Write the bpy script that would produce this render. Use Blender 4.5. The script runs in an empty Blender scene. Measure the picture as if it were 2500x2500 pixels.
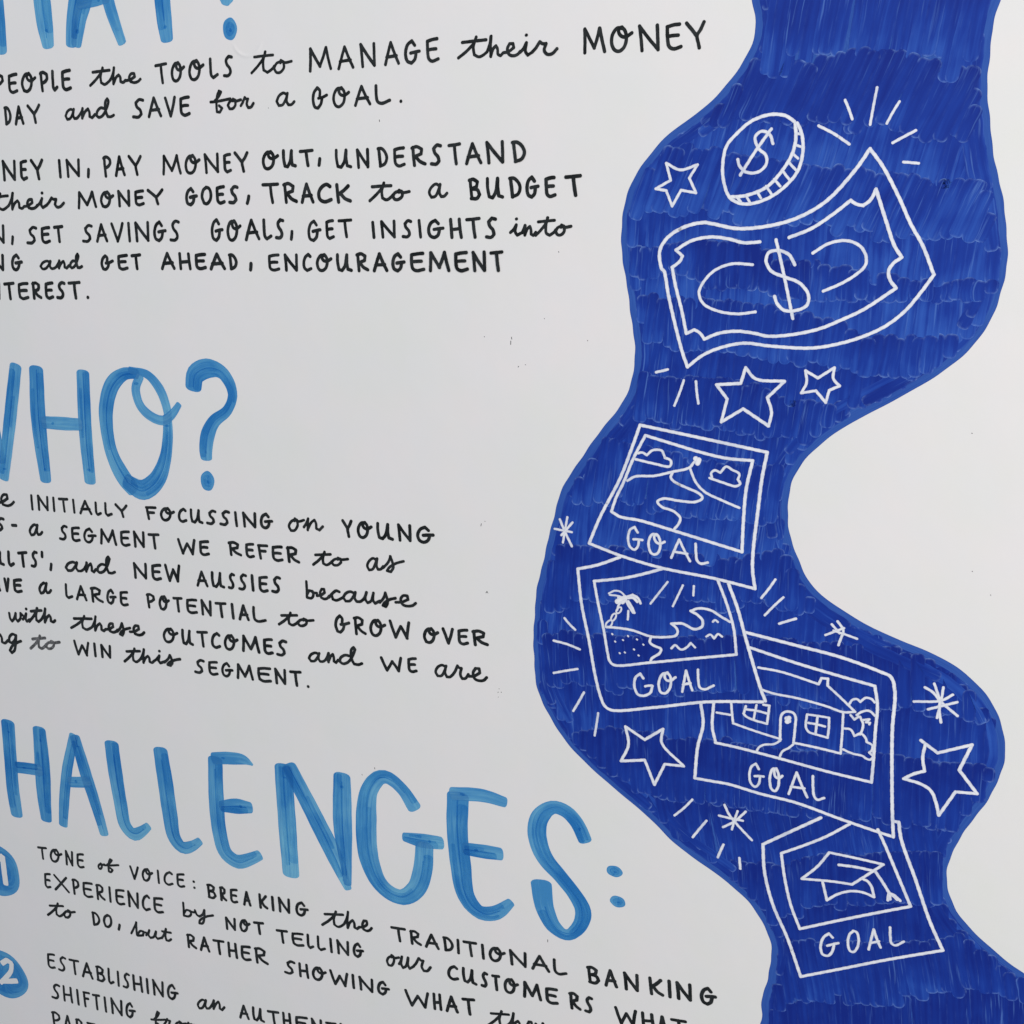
import bpy, math, random
import numpy as np
from mathutils import Vector

# ------------------------------------------------------------------ camera, world, lamps, exposure
SC = bpy.context.scene
COL = SC.collection
BASE_Z = 0.50            # bottom edge of the poster above the floor, metres
MID = 0.80               # poster height at which the camera looks, above its bottom edge
CAM_AT = (0.30712, -0.85775, 0.23138)
cd = bpy.data.cameras.new('camera'); cam = bpy.data.objects.new('camera', cd); COL.objects.link(cam)
cam.location = (CAM_AT[0], CAM_AT[1], CAM_AT[2] + BASE_Z + MID)
cam.rotation_euler = (math.radians(90 - 14.25), 0, math.radians(19.7))
cd.sensor_width = 36.0; cd.lens = 36.0 * 2680.0 / 2500.0
cd.clip_start = 0.02; cd.clip_end = 100
SC.camera = cam

wd = bpy.data.worlds.new('World'); SC.world = wd; wd.use_nodes = True
bg = wd.node_tree.nodes['Background']
bg.inputs[0].default_value = (0.80, 0.88, 1.0, 1); bg.inputs[1].default_value = 0.30

def area(name, loc, aim, size, energy, col):
    l = bpy.data.lights.new(name, 'AREA'); l.shape = 'RECTANGLE'; l.size, l.size_y = size
    l.energy = energy; l.color = col
    o = bpy.data.objects.new(name, l); COL.objects.link(o); o.location = loc
    o.rotation_euler = (Vector(aim) - Vector(loc)).to_track_quat('-Z', 'Y').to_euler()
    return o
area('window_light', (2.3, -1.9, 2.0), (0.3, 0, 1.3), (1.6, 1.4), 65, (1.0, 0.92, 0.83))
area('ceiling_light', (-0.4, -2.2, 3.3), (-0.2, 0, 1.2), (1.8, 1.8), 22, (0.93, 0.95, 1.0))
SC.view_settings.view_transform = 'Standard'; SC.view_settings.look = 'None'
SC.view_settings.exposure = 0.11; SC.view_settings.gamma = 1.0
SC.cycles.transparent_max_bounces = 24

# ------------------------------------------------------------------ traced handwriting, tenths of a millimetre on the sheet
CAM=(0.30712, -0.85775, 0.23138)
WORDS=[
('PEOPLE',327,0,[[-5067,3723,-5067,3650,-5062,3572],[-5076,3717,-5032,3728,-4978,3710,-4975,3674,-5016,3647,-5062,3637],[-4812,3723,-4853,3719,-4896,3709,-4903,3647,-4900,3588,-4873,3569,-4820,3582],[-4901,3645,-4867,3650,-4830,3650],[-4667,3716,-4702,3719,-4739,3683,-4755,3630,-4740,3580,-4707,3571,-4668,3594,-4647,3642,-4646,3693,-4667,3724,-4687,3716,-4695,3693,-4681,3668,-4648,3660,-4601,3684],[-4532,3723,-4533,3649,-4530,3570],[-4538,3715,-4507,3726,-4469,3707,-4468,3671,-4497,3644,-4529,3634],[-4400,3729,-4405,3650,-4405,3590,-4393,3571,-4363,3594],[-4209,3730,-4248,3726,-4290,3716,-4295,3651,-4292,3588,-4266,3569,-4215,3582],[-4292,3653,-4259,3658,-4223,3658]]),
('the',281,0,[[-3998,3593,-3927,3643,-3867,3699,-3849,3733],[-3850,3734,-3878,3665,-3878,3612,-3842,3596,-3790,3621,-3773,3638],[-3959,3702,-3876,3707,-3778,3711],[-3777,3630,-3742,3683,-3727,3729],[-3728,3728,-3742,3663,-3746,3597],[-3744,3601,-3713,3649,-3684,3667,-3669,3649,-3668,3612,-3642,3604,-3616,3621],[-3616,3618,-3568,3623,-3515,3647,-3519,3672,-3550,3672,-3574,3642,-3562,3607,-3523,3598,-3483,3606,-3457,3624]]),
('TOOLS',299,0,[[-3290,3725,-3236,3731,-3182,3737],[-3235,3728,-3234,3660,-3228,3584],[-3057,3732,-3086,3734,-3115,3699,-3127,3648,-3113,3601,-3085,3593,-3054,3616,-3037,3662,-3039,3711,-3057,3740,-3074,3732,-3079,3709,-3067,3686,-3039,3680,-3001,3703],[-2869,3740,-2902,3742,-2934,3705,-2947,3652,-2931,3604,-2899,3596,-2864,3620,-2846,3667,-2848,3718,-2869,3748,-2888,3739,-2894,3716,-2880,3692,-2849,3686,-2805,3710],[-2731,3753,-2733,3678,-2729,3622,-2710,3604,-2668,3627],[-2519,3759,-2547,3766,-2575,3737,-2569,3703,-2544,3673,-2538,3639,-2561,3614,-2601,3615]]),
('to',259,0,[[-2332,3624,-2263,3681,-2206,3744,-2189,3784],[-2191,3784,-2216,3704,-2214,3642,-2179,3622,-2127,3650,-2111,3669],[-2297,3748,-2215,3753,-2118,3756],[-2046,3703,-2089,3687,-2113,3652,-2093,3619,-2054,3618,-2019,3653,-2021,3699,-2045,3711,-2050,3691],[-2041,3701,-2003,3691,-1944,3699]]),
('MANAGE',286,0,[[-1772,3615,-1765,3700,-1762,3785],[-1763,3784,-1723,3717,-1679,3647],[-1681,3647,-1646,3719,-1620,3786],[-1617,3789,-1601,3705,-1580,3625],[-1507,3620,-1475,3710,-1447,3784,-1413,3703,-1375,3626],[-1492,3675,-1443,3679,-1396,3683],[-1287,3626,-1292,3709,-1299,3793],[-1300,3794,-1243,3712,-1181,3632],[-1181,3631,-1181,3711,-1181,3795],[-1082,3632,-1055,3722,-1031,3795,-1000,3715,-965,3637],[-1069,3687,-1025,3691,-983,3695],[-820,3764,-845,3797,-882,3771,-902,3706,-887,3649,-852,3633,-822,3658,-808,3715],[-857,3707,-817,3714,-781,3718],[-626,3802,-666,3798,-709,3787,-708,3721,-699,3658,-670,3638,-618,3653],[-707,3722,-674,3727,-636,3728]]),
('their',262,0,[[-445,3651,-371,3700,-310,3758,-294,3794],[-294,3796,-318,3724,-311,3668,-270,3650,-214,3675,-197,3692],[-411,3762,-319,3767,-211,3771],[-203,3683,-179,3742,-171,3793],[-168,3795,-174,3721,-172,3647],[-173,3650,-152,3703,-129,3723,-116,3702,-112,3661,-90,3650,-70,3669],[-69,3670,-27,3675,18,3702,12,3732,-16,3732,-34,3698,-20,3655,15,3644,50,3652,71,3673],[70,3665,96,3689,121,3731],[122,3732,114,3671,133,3643,174,3664],[120,3786,123,3787],[171,3664,200,3692,230,3733],[231,3733,250,3719,280,3717],[281,3718,267,3669,291,3641,330,3643,369,3676]]),
('MONEY',284,0,[[589,3636,589,3719,586,3802],[587,3803,624,3736,663,3666],[662,3666,685,3736,701,3803],[703,3802,722,3719,744,3638],[875,3792,837,3795,805,3757,796,3699,820,3645,857,3634,893,3660,909,3711,901,3767,874,3800,854,3792,849,3767,868,3740,904,3731,950,3756],[1031,3629,1021,3715,1008,3799],[1007,3800,1076,3715,1151,3632],[1152,3630,1147,3713,1141,3798],[1306,3796,1262,3793,1216,3783,1220,3715,1233,3650,1267,3629,1322,3642],[1222,3716,1258,3721,1299,3721],[1358,3799,1401,3751,1436,3709],[1485,3801,1463,3752,1438,3711,1449,3662,1458,3627]]),
('DAY',332,0,[[-4980,3437,-4982,3368,-4983,3298],[-4986,3438,-4960,3439,-4935,3406,-4929,3361,-4948,3317,-4985,3297],[-4873,3294,-4846,3375,-4823,3441,-4807,3368,-4788,3298],[-4859,3344,-4827,3347,-4797,3350],[-4717,3446,-4681,3406,-4651,3371],[-4588,3449,-4620,3407,-4652,3371,-4648,3330,-4644,3301]]),
('and',287,0,[[-4210,3390,-4236,3401,-4277,3382,-4300,3345,-4285,3316,-4254,3321,-4223,3357,-4203,3399],[-4203,3400,-4216,3347,-4204,3321,-4178,3322,-4152,3342],[-4151,3341,-4120,3376,-4105,3402],[-4105,3403,-4113,3362,-4118,3321],[-4117,3326,-4076,3379,-4046,3397,-4034,3372,-4035,3333,-4009,3321,-3974,3348],[-3866,3395,-3906,3401,-3945,3375,-3958,3340,-3935,3322,-3893,3335,-3846,3391,-3816,3456,-3827,3474,-3849,3451,-3853,3368,-3837,3326,-3803,3323,-3771,3336]]),
('SAVE',307,0,[[-3449,3449,-3487,3456,-3527,3429,-3519,3397,-3485,3367,-3477,3335,-3509,3311,-3564,3314],[-3398,3310,-3364,3394,-3334,3463,-3305,3387,-3273,3314],[-3379,3361,-3333,3365,-3288,3368],[-3214,3458,-3192,3383,-3170,3308],[-3170,3310,-3140,3386,-3117,3461],[-2974,3457,-3014,3454,-3055,3444,-3059,3385,-3054,3328,-3026,3310,-2976,3323],[-3055,3385,-3023,3390,-2986,3390]]),
('for',266,0,[[-2711,3418,-2666,3453,-2644,3486,-2664,3495,-2683,3460,-2697,3376,-2696,3327,-2667,3323,-2642,3355,-2671,3376],[-2753,3408,-2684,3412,-2555,3428],[-2528,3419,-2562,3405,-2582,3375,-2567,3347,-2536,3348,-2507,3378,-2508,3416,-2528,3425,-2531,3409],[-2528,3416,-2498,3408,-2451,3416],[-2454,3368,-2433,3395,-2412,3432],[-2411,3433,-2399,3421,-2380,3420],[-2383,3419,-2395,3375,-2381,3350,-2356,3353,-2329,3383]]),
('a',259,0,[[-2003,3440,-2034,3454,-2079,3432,-2103,3390,-2084,3356,-2048,3361,-2016,3403,-1995,3450],[-1997,3450,-2008,3389,-1992,3359,-1962,3360,-1935,3382]]),
('GOAL.',278,0,[[-1692,3419,-1690,3460,-1712,3482,-1744,3447,-1756,3386,-1741,3332,-1713,3323,-1684,3355,-1671,3403],[-1705,3400,-1665,3407,-1626,3422],[-1488,3466,-1521,3470,-1553,3435,-1564,3384,-1545,3336,-1513,3327,-1478,3351,-1462,3395,-1465,3444,-1488,3474,-1506,3467,-1512,3444,-1497,3420,-1465,3413,-1422,3435],[-1364,3332,-1332,3412,-1304,3476,-1270,3405,-1231,3339],[-1347,3381,-1298,3385,-1250,3388],[-1172,3475,-1172,3407,-1161,3354,-1126,3339,-1052,3360],[-952,3348,-952,3349]]),
('MONEY',341,0,[[-5572,2799,-5558,2880,-5547,2961],[-5546,2961,-5519,2897,-5489,2829],[-5490,2830,-5455,2898,-5426,2963],[-5427,2962,-5421,2881,-5411,2802],[-5229,2953,-5273,2956,-5319,2919,-5339,2865,-5320,2814,-5278,2804,-5230,2829,-5203,2877,-5202,2930,-5229,2961,-5254,2953,-5264,2929,-5247,2904,-5205,2896,-5145,2921],[-5076,2801,-5072,2883,-5072,2966],[-5073,2967,-5018,2885,-4957,2806],[-4955,2803,-4946,2883,-4938,2966],[-4802,2965,-4831,2961,-4862,2951,-4868,2885,-4868,2823,-4849,2803,-4811,2816],[-4868,2886,-4843,2891,-4816,2891],[-4740,2968,-4707,2923,-4679,2885],[-4616,2969,-4646,2923,-4677,2884,-4674,2838,-4670,2806]]),
('IN,',328,0,[[-4421,2961,-4422,2890,-4423,2818],[-4334,2820,-4333,2890,-4335,2960],[-4335,2962,-4278,2894,-4216,2827],[-4215,2825,-4209,2893,-4203,2963],[-4100,2877,-4104,2846,-4110,2815]]),
('PAY',319,0,[[-3917,2977,-3917,2899,-3914,2816],[-3924,2971,-3896,2982,-3860,2962,-3858,2925,-3885,2897,-3915,2887],[-3801,2820,-3774,2908,-3751,2980,-3732,2901,-3709,2825],[-3786,2873,-3752,2876,-3719,2880],[-3646,2981,-3611,2937,-3581,2900],[-3522,2979,-3551,2936,-3580,2899,-3576,2856,-3571,2825]]),
('MONEY',305,0,[[-3290,2824,-3280,2900,-3274,2975],[-3273,2976,-3238,2916,-3200,2853],[-3200,2852,-3165,2916,-3138,2977],[-3139,2976,-3127,2901,-3111,2829],[-2972,2968,-3005,2970,-3038,2935,-3051,2884,-3035,2835,-3003,2827,-2967,2850,-2949,2896,-2951,2945,-2972,2975,-2991,2967,-2997,2945,-2983,2921,-2951,2914,-2908,2937],[-2841,2829,-2842,2903,-2847,2978],[-2847,2979,-2788,2905,-2723,2835],[-2726,2835,-2722,2906,-2719,2981],[-2593,2976,-2620,2973,-2648,2963,-2650,2905,-2647,2849,-2628,2831,-2593,2844],[-2649,2905,-2626,2910,-2601,2910],[-2540,2986,-2504,2944,-2474,2908],[-2418,2985,-2445,2943,-2474,2906,-2468,2864,-2462,2834]]),
('OUT,',318,0,[[-2186,2981,-2220,2984,-2252,2951,-2264,2902,-2247,2857,-2214,2850,-2178,2873,-2161,2915,-2164,2961,-2186,2988,-2205,2981,-2211,2960,-2196,2938,-2164,2932,-2119,2954],[-2061,2992,-2062,2925,-2052,2869,-2027,2863,-2002,2901,-1983,2990],[-1983,2991,-1985,2928,-1980,2876,-1951,2869],[-1899,2983,-1841,2986,-1783,2990],[-1842,2984,-1838,2930,-1829,2869],[-1714,2920,-1718,2895,-1724,2870]]),
('UNDERSTAND',297,0,[[-1557,2985,-1557,2916,-1546,2857,-1516,2849,-1486,2889,-1465,2984],[-1464,2984,-1466,2917,-1458,2861,-1425,2851],[-1352,2844,-1355,2913,-1361,2982],[-1359,2983,-1314,2915,-1265,2849],[-1266,2848,-1265,2915,-1266,2984],[-1163,2989,-1156,2921,-1150,2853],[-1169,2988,-1139,2990,-1104,2957,-1091,2914,-1109,2870,-1152,2850],[-938,2989,-977,2986,-1018,2976,-1018,2920,-1010,2866,-982,2849,-933,2861],[-1015,2919,-984,2924,-947,2924],[-854,2990,-849,2923,-842,2851],[-863,2985,-820,2996,-776,2976,-781,2939,-842,2919],[-831,2922,-794,2882,-747,2861],[-609,2997,-639,3004,-669,2976,-660,2944,-632,2914,-623,2881,-647,2857,-690,2860],[-534,2997,-488,3001,-442,3007],[-487,3000,-482,2932,-472,2856],[-382,2856,-355,2938,-331,3005,-297,2931,-259,2860],[-368,2907,-323,2910,-279,2914],[-190,2858,-197,2935,-207,3011],[-207,3011,-143,2936,-74,2862],[-73,2863,-74,2938,-77,3015],[17,3008,26,2937,36,2866],[9,3006,47,3008,92,2974,109,2929,88,2883,34,2863]]),
('their',306,0,[[-5336,2528,-5246,2582,-5171,2641,-5148,2678],[-5146,2676,-5182,2603,-5182,2548,-5138,2531,-5073,2559,-5052,2577],[-5284,2642,-5180,2649,-5059,2657],[-5059,2568,-5019,2627,-5000,2678],[-4996,2680,-5014,2607,-5021,2534],[-5020,2536,-4984,2589,-4950,2610,-4935,2590,-4935,2549,-4906,2540,-4877,2559],[-4879,2558,-4831,2565,-4777,2592,-4779,2620,-4811,2619,-4836,2586,-4825,2547,-4787,2538,-4746,2547,-4720,2568],[-4721,2562,-4691,2586,-4659,2626],[-4659,2629,-4675,2572,-4659,2547,-4614,2567],[-4654,2677,-4650,2678],[-4614,2566,-4581,2594,-4547,2633],[-4547,2633,-4529,2621,-4499,2620],[-4496,2620,-4515,2575,-4495,2550,-4455,2554,-4412,2586]]),
('MONEY',322,0,[[-4247,2540,-4236,2608,-4228,2676],[-4226,2676,-4190,2623,-4151,2568],[-4151,2568,-4113,2625,-4084,2679],[-4082,2679,-4070,2614,-4054,2551],[-3914,2671,-3945,2673,-3977,2642,-3990,2597,-3976,2555,-3946,2548,-3912,2569,-3893,2609,-3894,2652,-3914,2678,-3932,2671,-3938,2651,-3925,2630,-3896,2624,-3854,2645],[-3790,2555,-3789,2619,-3792,2682],[-3789,2681,-3740,2619,-3686,2560],[-3688,2559,-3683,2620,-3680,2683],[-3526,2683,-3564,2680,-3605,2672,-3608,2623,-3604,2576,-3578,2562,-3528,2574],[-3607,2622,-3576,2626,-3540,2627],[-3469,2687,-3424,2655,-3387,2627],[-3317,2690,-3351,2656,-3387,2626,-3380,2593,-3373,2570]]),
('G-O-E-S',334,0,[[-2994,2670,-3014,2697,-3046,2675,-3067,2620,-3058,2571,-3028,2559,-3001,2580,-2986,2629],[-3028,2622,-2994,2629,-2962,2633],[-2851,2705,-2886,2683,-2904,2627,-2888,2573,-2859,2566,-2824,2595,-2811,2651,-2827,2696,-2856,2705],[-2677,2708,-2709,2704,-2743,2695,-2746,2639,-2741,2586,-2719,2570,-2678,2582],[-2745,2639,-2719,2644,-2689,2645],[-2538,2701,-2567,2707,-2596,2682,-2590,2653,-2564,2626,-2557,2597,-2581,2574,-2623,2576],[-2426,2625,-2433,2596,-2445,2567]]),
('TRACK',332,0,[[-2280,2718,-2206,2719,-2133,2722],[-2206,2718,-2202,2649,-2191,2571],[-2064,2720,-2061,2648,-2056,2571],[-2074,2715,-2028,2725,-1983,2702,-1990,2663,-2054,2644],[-2043,2644,-2005,2601,-1957,2578],[-1901,2570,-1875,2652,-1852,2718,-1825,2644,-1795,2572],[-1888,2621,-1849,2623,-1810,2626],[-1628,2696,-1658,2713,-1705,2693,-1737,2644,-1728,2594,-1686,2572,-1621,2589],[-1562,2708,-1557,2638,-1551,2569],[-1455,2698,-1499,2662,-1554,2627],[-1530,2639,-1491,2598,-1439,2577]]),
('to',287,0,[[-1258,2576,-1193,2628,-1139,2682,-1124,2716],[-1123,2717,-1145,2649,-1140,2598,-1105,2582,-1057,2607,-1042,2623],[-1232,2688,-1152,2692,-1059,2695],[-985,2650,-1024,2638,-1045,2610,-1025,2585,-990,2586,-958,2614,-962,2648,-985,2657,-988,2642],[-982,2646,-947,2639,-893,2646]]),
('a',280,0,[[-625,2688,-654,2702,-694,2678,-715,2634,-696,2599,-663,2605,-635,2649,-618,2699],[-617,2698,-625,2635,-609,2604,-582,2606,-558,2629]]),
('BUDGET',310,0,[[-354,2730,-348,2659,-339,2586],[-361,2726,-329,2734,-292,2714,-299,2677,-341,2662],[-335,2660,-292,2652,-273,2616,-297,2585,-344,2586],[-205,2737,-203,2662,-189,2598,-161,2590,-134,2633,-118,2735],[-118,2737,-117,2665,-108,2605,-76,2595],[-8,2734,1,2665,10,2595],[-15,2736,19,2737,58,2704,73,2660,55,2616,8,2595],[192,2713,171,2742,144,2719,131,2659,143,2607,171,2592,193,2615,202,2668],[165,2663,195,2669,223,2673],[354,2737,322,2734,289,2725,292,2666,300,2611,324,2594,364,2606],[293,2668,319,2672,349,2673],[452,2738,510,2742,568,2747],[512,2740,520,2675,533,2602]]),
('N,',348,0,[[-5300,2225,-5297,2304,-5297,2384],[-5297,2383,-5239,2304,-5173,2230],[-5172,2229,-5163,2305,-5155,2382],[-5053,2280,-5059,2249,-5068,2217]]),
('SET',340,0,[[-4765,2360,-4802,2367,-4842,2340,-4835,2308,-4803,2280,-4796,2249,-4828,2225,-4882,2225],[-4613,2365,-4653,2362,-4695,2353,-4701,2297,-4698,2245,-4671,2229,-4619,2242],[-4698,2299,-4666,2304,-4629,2305],[-4550,2367,-4505,2370,-4460,2375],[-4505,2368,-4506,2307,-4504,2238]]),
('SAVINGS',324,0,[[-4124,2377,-4159,2383,-4196,2356,-4189,2324,-4158,2296,-4152,2265,-4181,2241,-4232,2243],[-4073,2241,-4041,2323,-4014,2390,-3991,2317,-3964,2245],[-4056,2292,-4016,2296,-3976,2300],[-3897,2397,-3870,2321,-3843,2244],[-3845,2243,-3807,2321,-3777,2400],[-3710,2401,-3711,2323,-3711,2245],[-3630,2246,-3630,2324,-3633,2402],[-3631,2404,-3573,2327,-3508,2252],[-3510,2251,-3504,2328,-3500,2408],[-3352,2380,-3374,2412,-3410,2386,-3434,2321,-3424,2265,-3391,2249,-3361,2274,-3344,2331],[-3389,2325,-3351,2332,-3316,2336],[-3169,2411,-3200,2419,-3233,2388,-3226,2351,-3198,2318,-3192,2281,-3218,2254,-3264,2256]]),
('GOALS,',318,0,[[-2750,2394,-2771,2429,-2803,2402,-2824,2331,-2814,2269,-2785,2252,-2758,2280,-2743,2341],[-2784,2332,-2750,2340,-2718,2344],[-2590,2411,-2620,2414,-2650,2376,-2661,2318,-2646,2263,-2617,2254,-2585,2280,-2568,2331,-2570,2386,-2590,2419,-2607,2411,-2612,2386,-2600,2359,-2571,2351,-2531,2376],[-2477,2259,-2444,2350,-2415,2423,-2383,2343,-2347,2267],[-2459,2316,-2411,2320,-2365,2324],[-2289,2424,-2290,2345,-2285,2285,-2266,2267,-2224,2290],[-2099,2419,-2124,2426,-2149,2399,-2144,2365,-2121,2334,-2115,2300,-2135,2275,-2171,2277],[-2014,2328,-2018,2296,-2024,2264]]),
('GET',305,0,[[-1773,2382,-1796,2414,-1830,2389,-1850,2323,-1839,2267,-1806,2253,-1778,2280,-1764,2336],[-1809,2329,-1773,2337,-1739,2342],[-1615,2417,-1643,2414,-1673,2404,-1673,2344,-1668,2286,-1648,2270,-1612,2285],[-1672,2344,-1649,2349,-1622,2350],[-1555,2415,-1498,2418,-1441,2422],[-1499,2414,-1495,2353,-1486,2285]]),
('INSIGHTS',302,0,[[-1237,2401,-1233,2341,-1229,2280],[-1145,2282,-1150,2345,-1156,2407],[-1155,2407,-1099,2345,-1038,2284],[-1040,2285,-1039,2347,-1039,2411],[-886,2408,-913,2414,-939,2390,-932,2361,-907,2335,-900,2306,-920,2285,-959,2287],[-811,2415,-805,2349,-799,2283],[-638,2390,-665,2416,-704,2395,-726,2341,-711,2294,-673,2280,-641,2301,-626,2349],[-677,2344,-636,2350,-596,2354],[-528,2422,-523,2352,-518,2281],[-452,2424,-446,2353,-435,2281],[-521,2342,-484,2346,-447,2352],[-386,2420,-332,2424,-278,2430],[-331,2423,-325,2357,-314,2283],[-137,2424,-167,2431,-195,2403,-186,2370,-158,2340,-149,2306,-172,2282,-214,2285]]),
('into',269,0,[[-9,2319,16,2341,41,2379],[40,2377,32,2323,50,2299,90,2319],[41,2424,44,2425],[90,2317,107,2350,115,2374],[116,2374,114,2337,114,2299],[114,2301,137,2350,156,2366,165,2343,167,2307,186,2297,206,2321],[206,2297,255,2345,295,2399,306,2433],[304,2433,290,2365,295,2314,323,2298,360,2323,372,2340],[227,2401,289,2407,362,2413],[421,2369,389,2356,372,2327,389,2302,419,2302,444,2331,440,2367,421,2376,418,2360],[424,2366,453,2359,498,2367]]),
('NG',350,0,[[-5340,1966,-5337,2034,-5338,2101],[-5340,2103,-5282,2037,-5218,1972],[-5217,1973,-5209,2038,-5202,2106],[-5011,2084,-5032,2111,-5068,2090,-5093,2034,-5085,1986,-5054,1973,-5024,1994,-5005,2043],[-5051,2036,-5013,2042,-4979,2046]]),
('and',305,0,[[-4645,2050,-4679,2058,-4729,2040,-4757,2009,-4737,1985,-4697,1990,-4660,2022,-4636,2058],[-4634,2056,-4647,2011,-4631,1990,-4598,1992,-4567,2009],[-4569,2010,-4543,2040,-4530,2062],[-4530,2062,-4537,2028,-4541,1994],[-4543,1997,-4508,2042,-4482,2057,-4473,2037,-4475,2004,-4452,1995,-4423,2018],[-4342,2058,-4371,2062,-4400,2040,-4410,2012,-4394,1997,-4363,2008,-4327,2055,-4304,2109,-4312,2124,-4328,2105,-4333,2037,-4322,2002,-4297,2001,-4274,2012]]),
('GET',328,0,[[-3984,2062,-3980,2094,-3999,2110,-4031,2083,-4046,2035,-4034,1993,-4008,1987,-3978,2012,-3964,2050],[-3998,2044,-3960,2050,-3921,2064],[-3760,2116,-3804,2112,-3850,2104,-3854,2053,-3849,2005,-3819,1991,-3763,2003],[-3854,2054,-3818,2059,-3778,2060],[-3702,2113,-3657,2117,-3613,2122],[-3658,2115,-3658,2059,-3654,1998]]),
('AHEAD,',342,0,[[-3380,2001,-3346,2076,-3316,2136,-3285,2069,-3251,2005],[-3360,2048,-3313,2051,-3266,2054],[-3182,2135,-3181,2069,-3180,2003],[-3089,2133,-3086,2068,-3079,2003],[-3179,2060,-3134,2063,-3086,2068],[-2917,2130,-2961,2127,-3007,2120,-3010,2069,-3004,2020,-2974,2005,-2917,2016],[-3009,2069,-2973,2073,-2933,2073],[-2859,2005,-2822,2076,-2790,2133,-2756,2070,-2718,2009],[-2842,2048,-2789,2051,-2738,2054],[-2654,2125,-2651,2066,-2648,2008],[-2660,2126,-2633,2127,-2603,2099,-2593,2061,-2610,2024,-2649,2007],[-2442,2054,-2445,2027,-2450,2001]]),
('ENCOURAGEMENT',312,0,[[-2163,2130,-2207,2127,-2253,2118,-2255,2065,-2248,2015,-2217,2000,-2162,2011],[-2254,2063,-2219,2068,-2178,2068],[-2088,2001,-2090,2065,-2095,2130],[-2095,2129,-2044,2065,-1987,2003],[-1986,2003,-1984,2066,-1982,2131],[-1847,2120,-1865,2136,-1893,2115,-1912,2068,-1906,2021,-1882,2001,-1843,2017],[-1707,2128,-1739,2130,-1769,2099,-1780,2053,-1763,2010,-1732,2002,-1699,2023,-1683,2064,-1686,2108,-1707,2135,-1725,2128,-1731,2108,-1716,2086,-1686,2080,-1645,2101],[-1581,2135,-1581,2068,-1570,2012,-1542,2004,-1513,2042,-1492,2134],[-1490,2135,-1492,2070,-1485,2016,-1453,2007],[-1386,2140,-1383,2074,-1378,2004],[-1394,2135,-1356,2145,-1318,2127,-1323,2090,-1377,2071],[-1368,2073,-1335,2034,-1295,2013],[-1234,2006,-1206,2083,-1182,2145,-1151,2076,-1116,2010],[-1220,2053,-1176,2056,-1134,2059],[-985,2120,-1008,2147,-1040,2126,-1058,2070,-1046,2022,-1015,2008,-988,2029,-976,2078],[-1021,2071,-986,2077,-954,2080],[-781,2152,-831,2148,-884,2139,-885,2082,-875,2028,-838,2011,-774,2023],[-883,2082,-842,2087,-795,2088],[-714,2012,-710,2085,-709,2157],[-707,2157,-671,2100,-631,2039],[-635,2041,-606,2102,-585,2161],[-585,2159,-568,2086,-548,2016],[-391,2161,-437,2157,-484,2148,-484,2089,-474,2033,-441,2015,-383,2028],[-484,2088,-447,2093,-404,2094],[-317,2017,-323,2089,-330,2162],[-331,2161,-284,2089,-232,2020],[-231,2021,-232,2092,-234,2165],[-174,2158,-127,2162,-81,2167],[-127,2163,-121,2096,-111,2021]]),
('NTEREST.',347,0,[[-5436,1689,-5432,1764,-5433,1838],[-5432,1839,-5372,1767,-5305,1697],[-5304,1696,-5295,1767,-5287,1841],[-5218,1836,-5163,1840,-5108,1846],[-5163,1840,-5165,1773,-5163,1698],[-4938,1846,-4988,1843,-5040,1833,-5047,1774,-5043,1718,-5010,1701,-4945,1715],[-5043,1774,-5003,1779,-4957,1780],[-4868,1850,-4871,1781,-4872,1708],[-4877,1842,-4839,1853,-4803,1833,-4812,1795,-4866,1775],[-4856,1777,-4828,1737,-4790,1716],[-4640,1855,-4677,1851,-4715,1842,-4721,1784,-4719,1729,-4694,1712,-4647,1725],[-4719,1783,-4689,1788,-4655,1788],[-4499,1853,-4528,1860,-4559,1834,-4555,1802,-4529,1774,-4525,1742,-4550,1719,-4592,1720],[-4444,1856,-4382,1860,-4321,1865],[-4381,1857,-4382,1792,-4377,1720],[-4238,1727,-4237,1728]]),
('we',343,0,[[-5863,-319,-5858,-398,-5833,-435,-5790,-392,-5754,-311],[-5753,-312,-5760,-391,-5735,-428,-5688,-385,-5669,-305],[-5672,-305,-5641,-332],[-5645,-383,-5576,-369,-5500,-326,-5503,-287,-5547,-290,-5583,-339,-5569,-394,-5515,-404,-5458,-387,-5421,-356]]),
('INITIALLY',314,0,[[-5185,-269,-5188,-341,-5189,-413],[-5103,-409,-5100,-338,-5100,-267],[-5098,-266,-5049,-337,-4994,-403],[-4996,-405,-4989,-339,-4983,-270],[-4906,-271,-4909,-338,-4911,-406],[-4835,-276,-4784,-274,-4733,-271],[-4783,-273,-4784,-334,-4781,-401],[-4659,-272,-4659,-336,-4659,-401],[-4583,-402,-4546,-330,-4513,-273,-4484,-337,-4450,-397],[-4564,-357,-4514,-354,-4467,-351],[-4384,-278,-4387,-338,-4385,-384,-4369,-399,-4333,-381],[-4266,-274,-4270,-335,-4267,-381,-4247,-396,-4202,-378],[-4141,-276,-4105,-310,-4074,-338],[-4014,-277,-4043,-309,-4073,-337,-4068,-370,-4063,-393]]),
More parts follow.
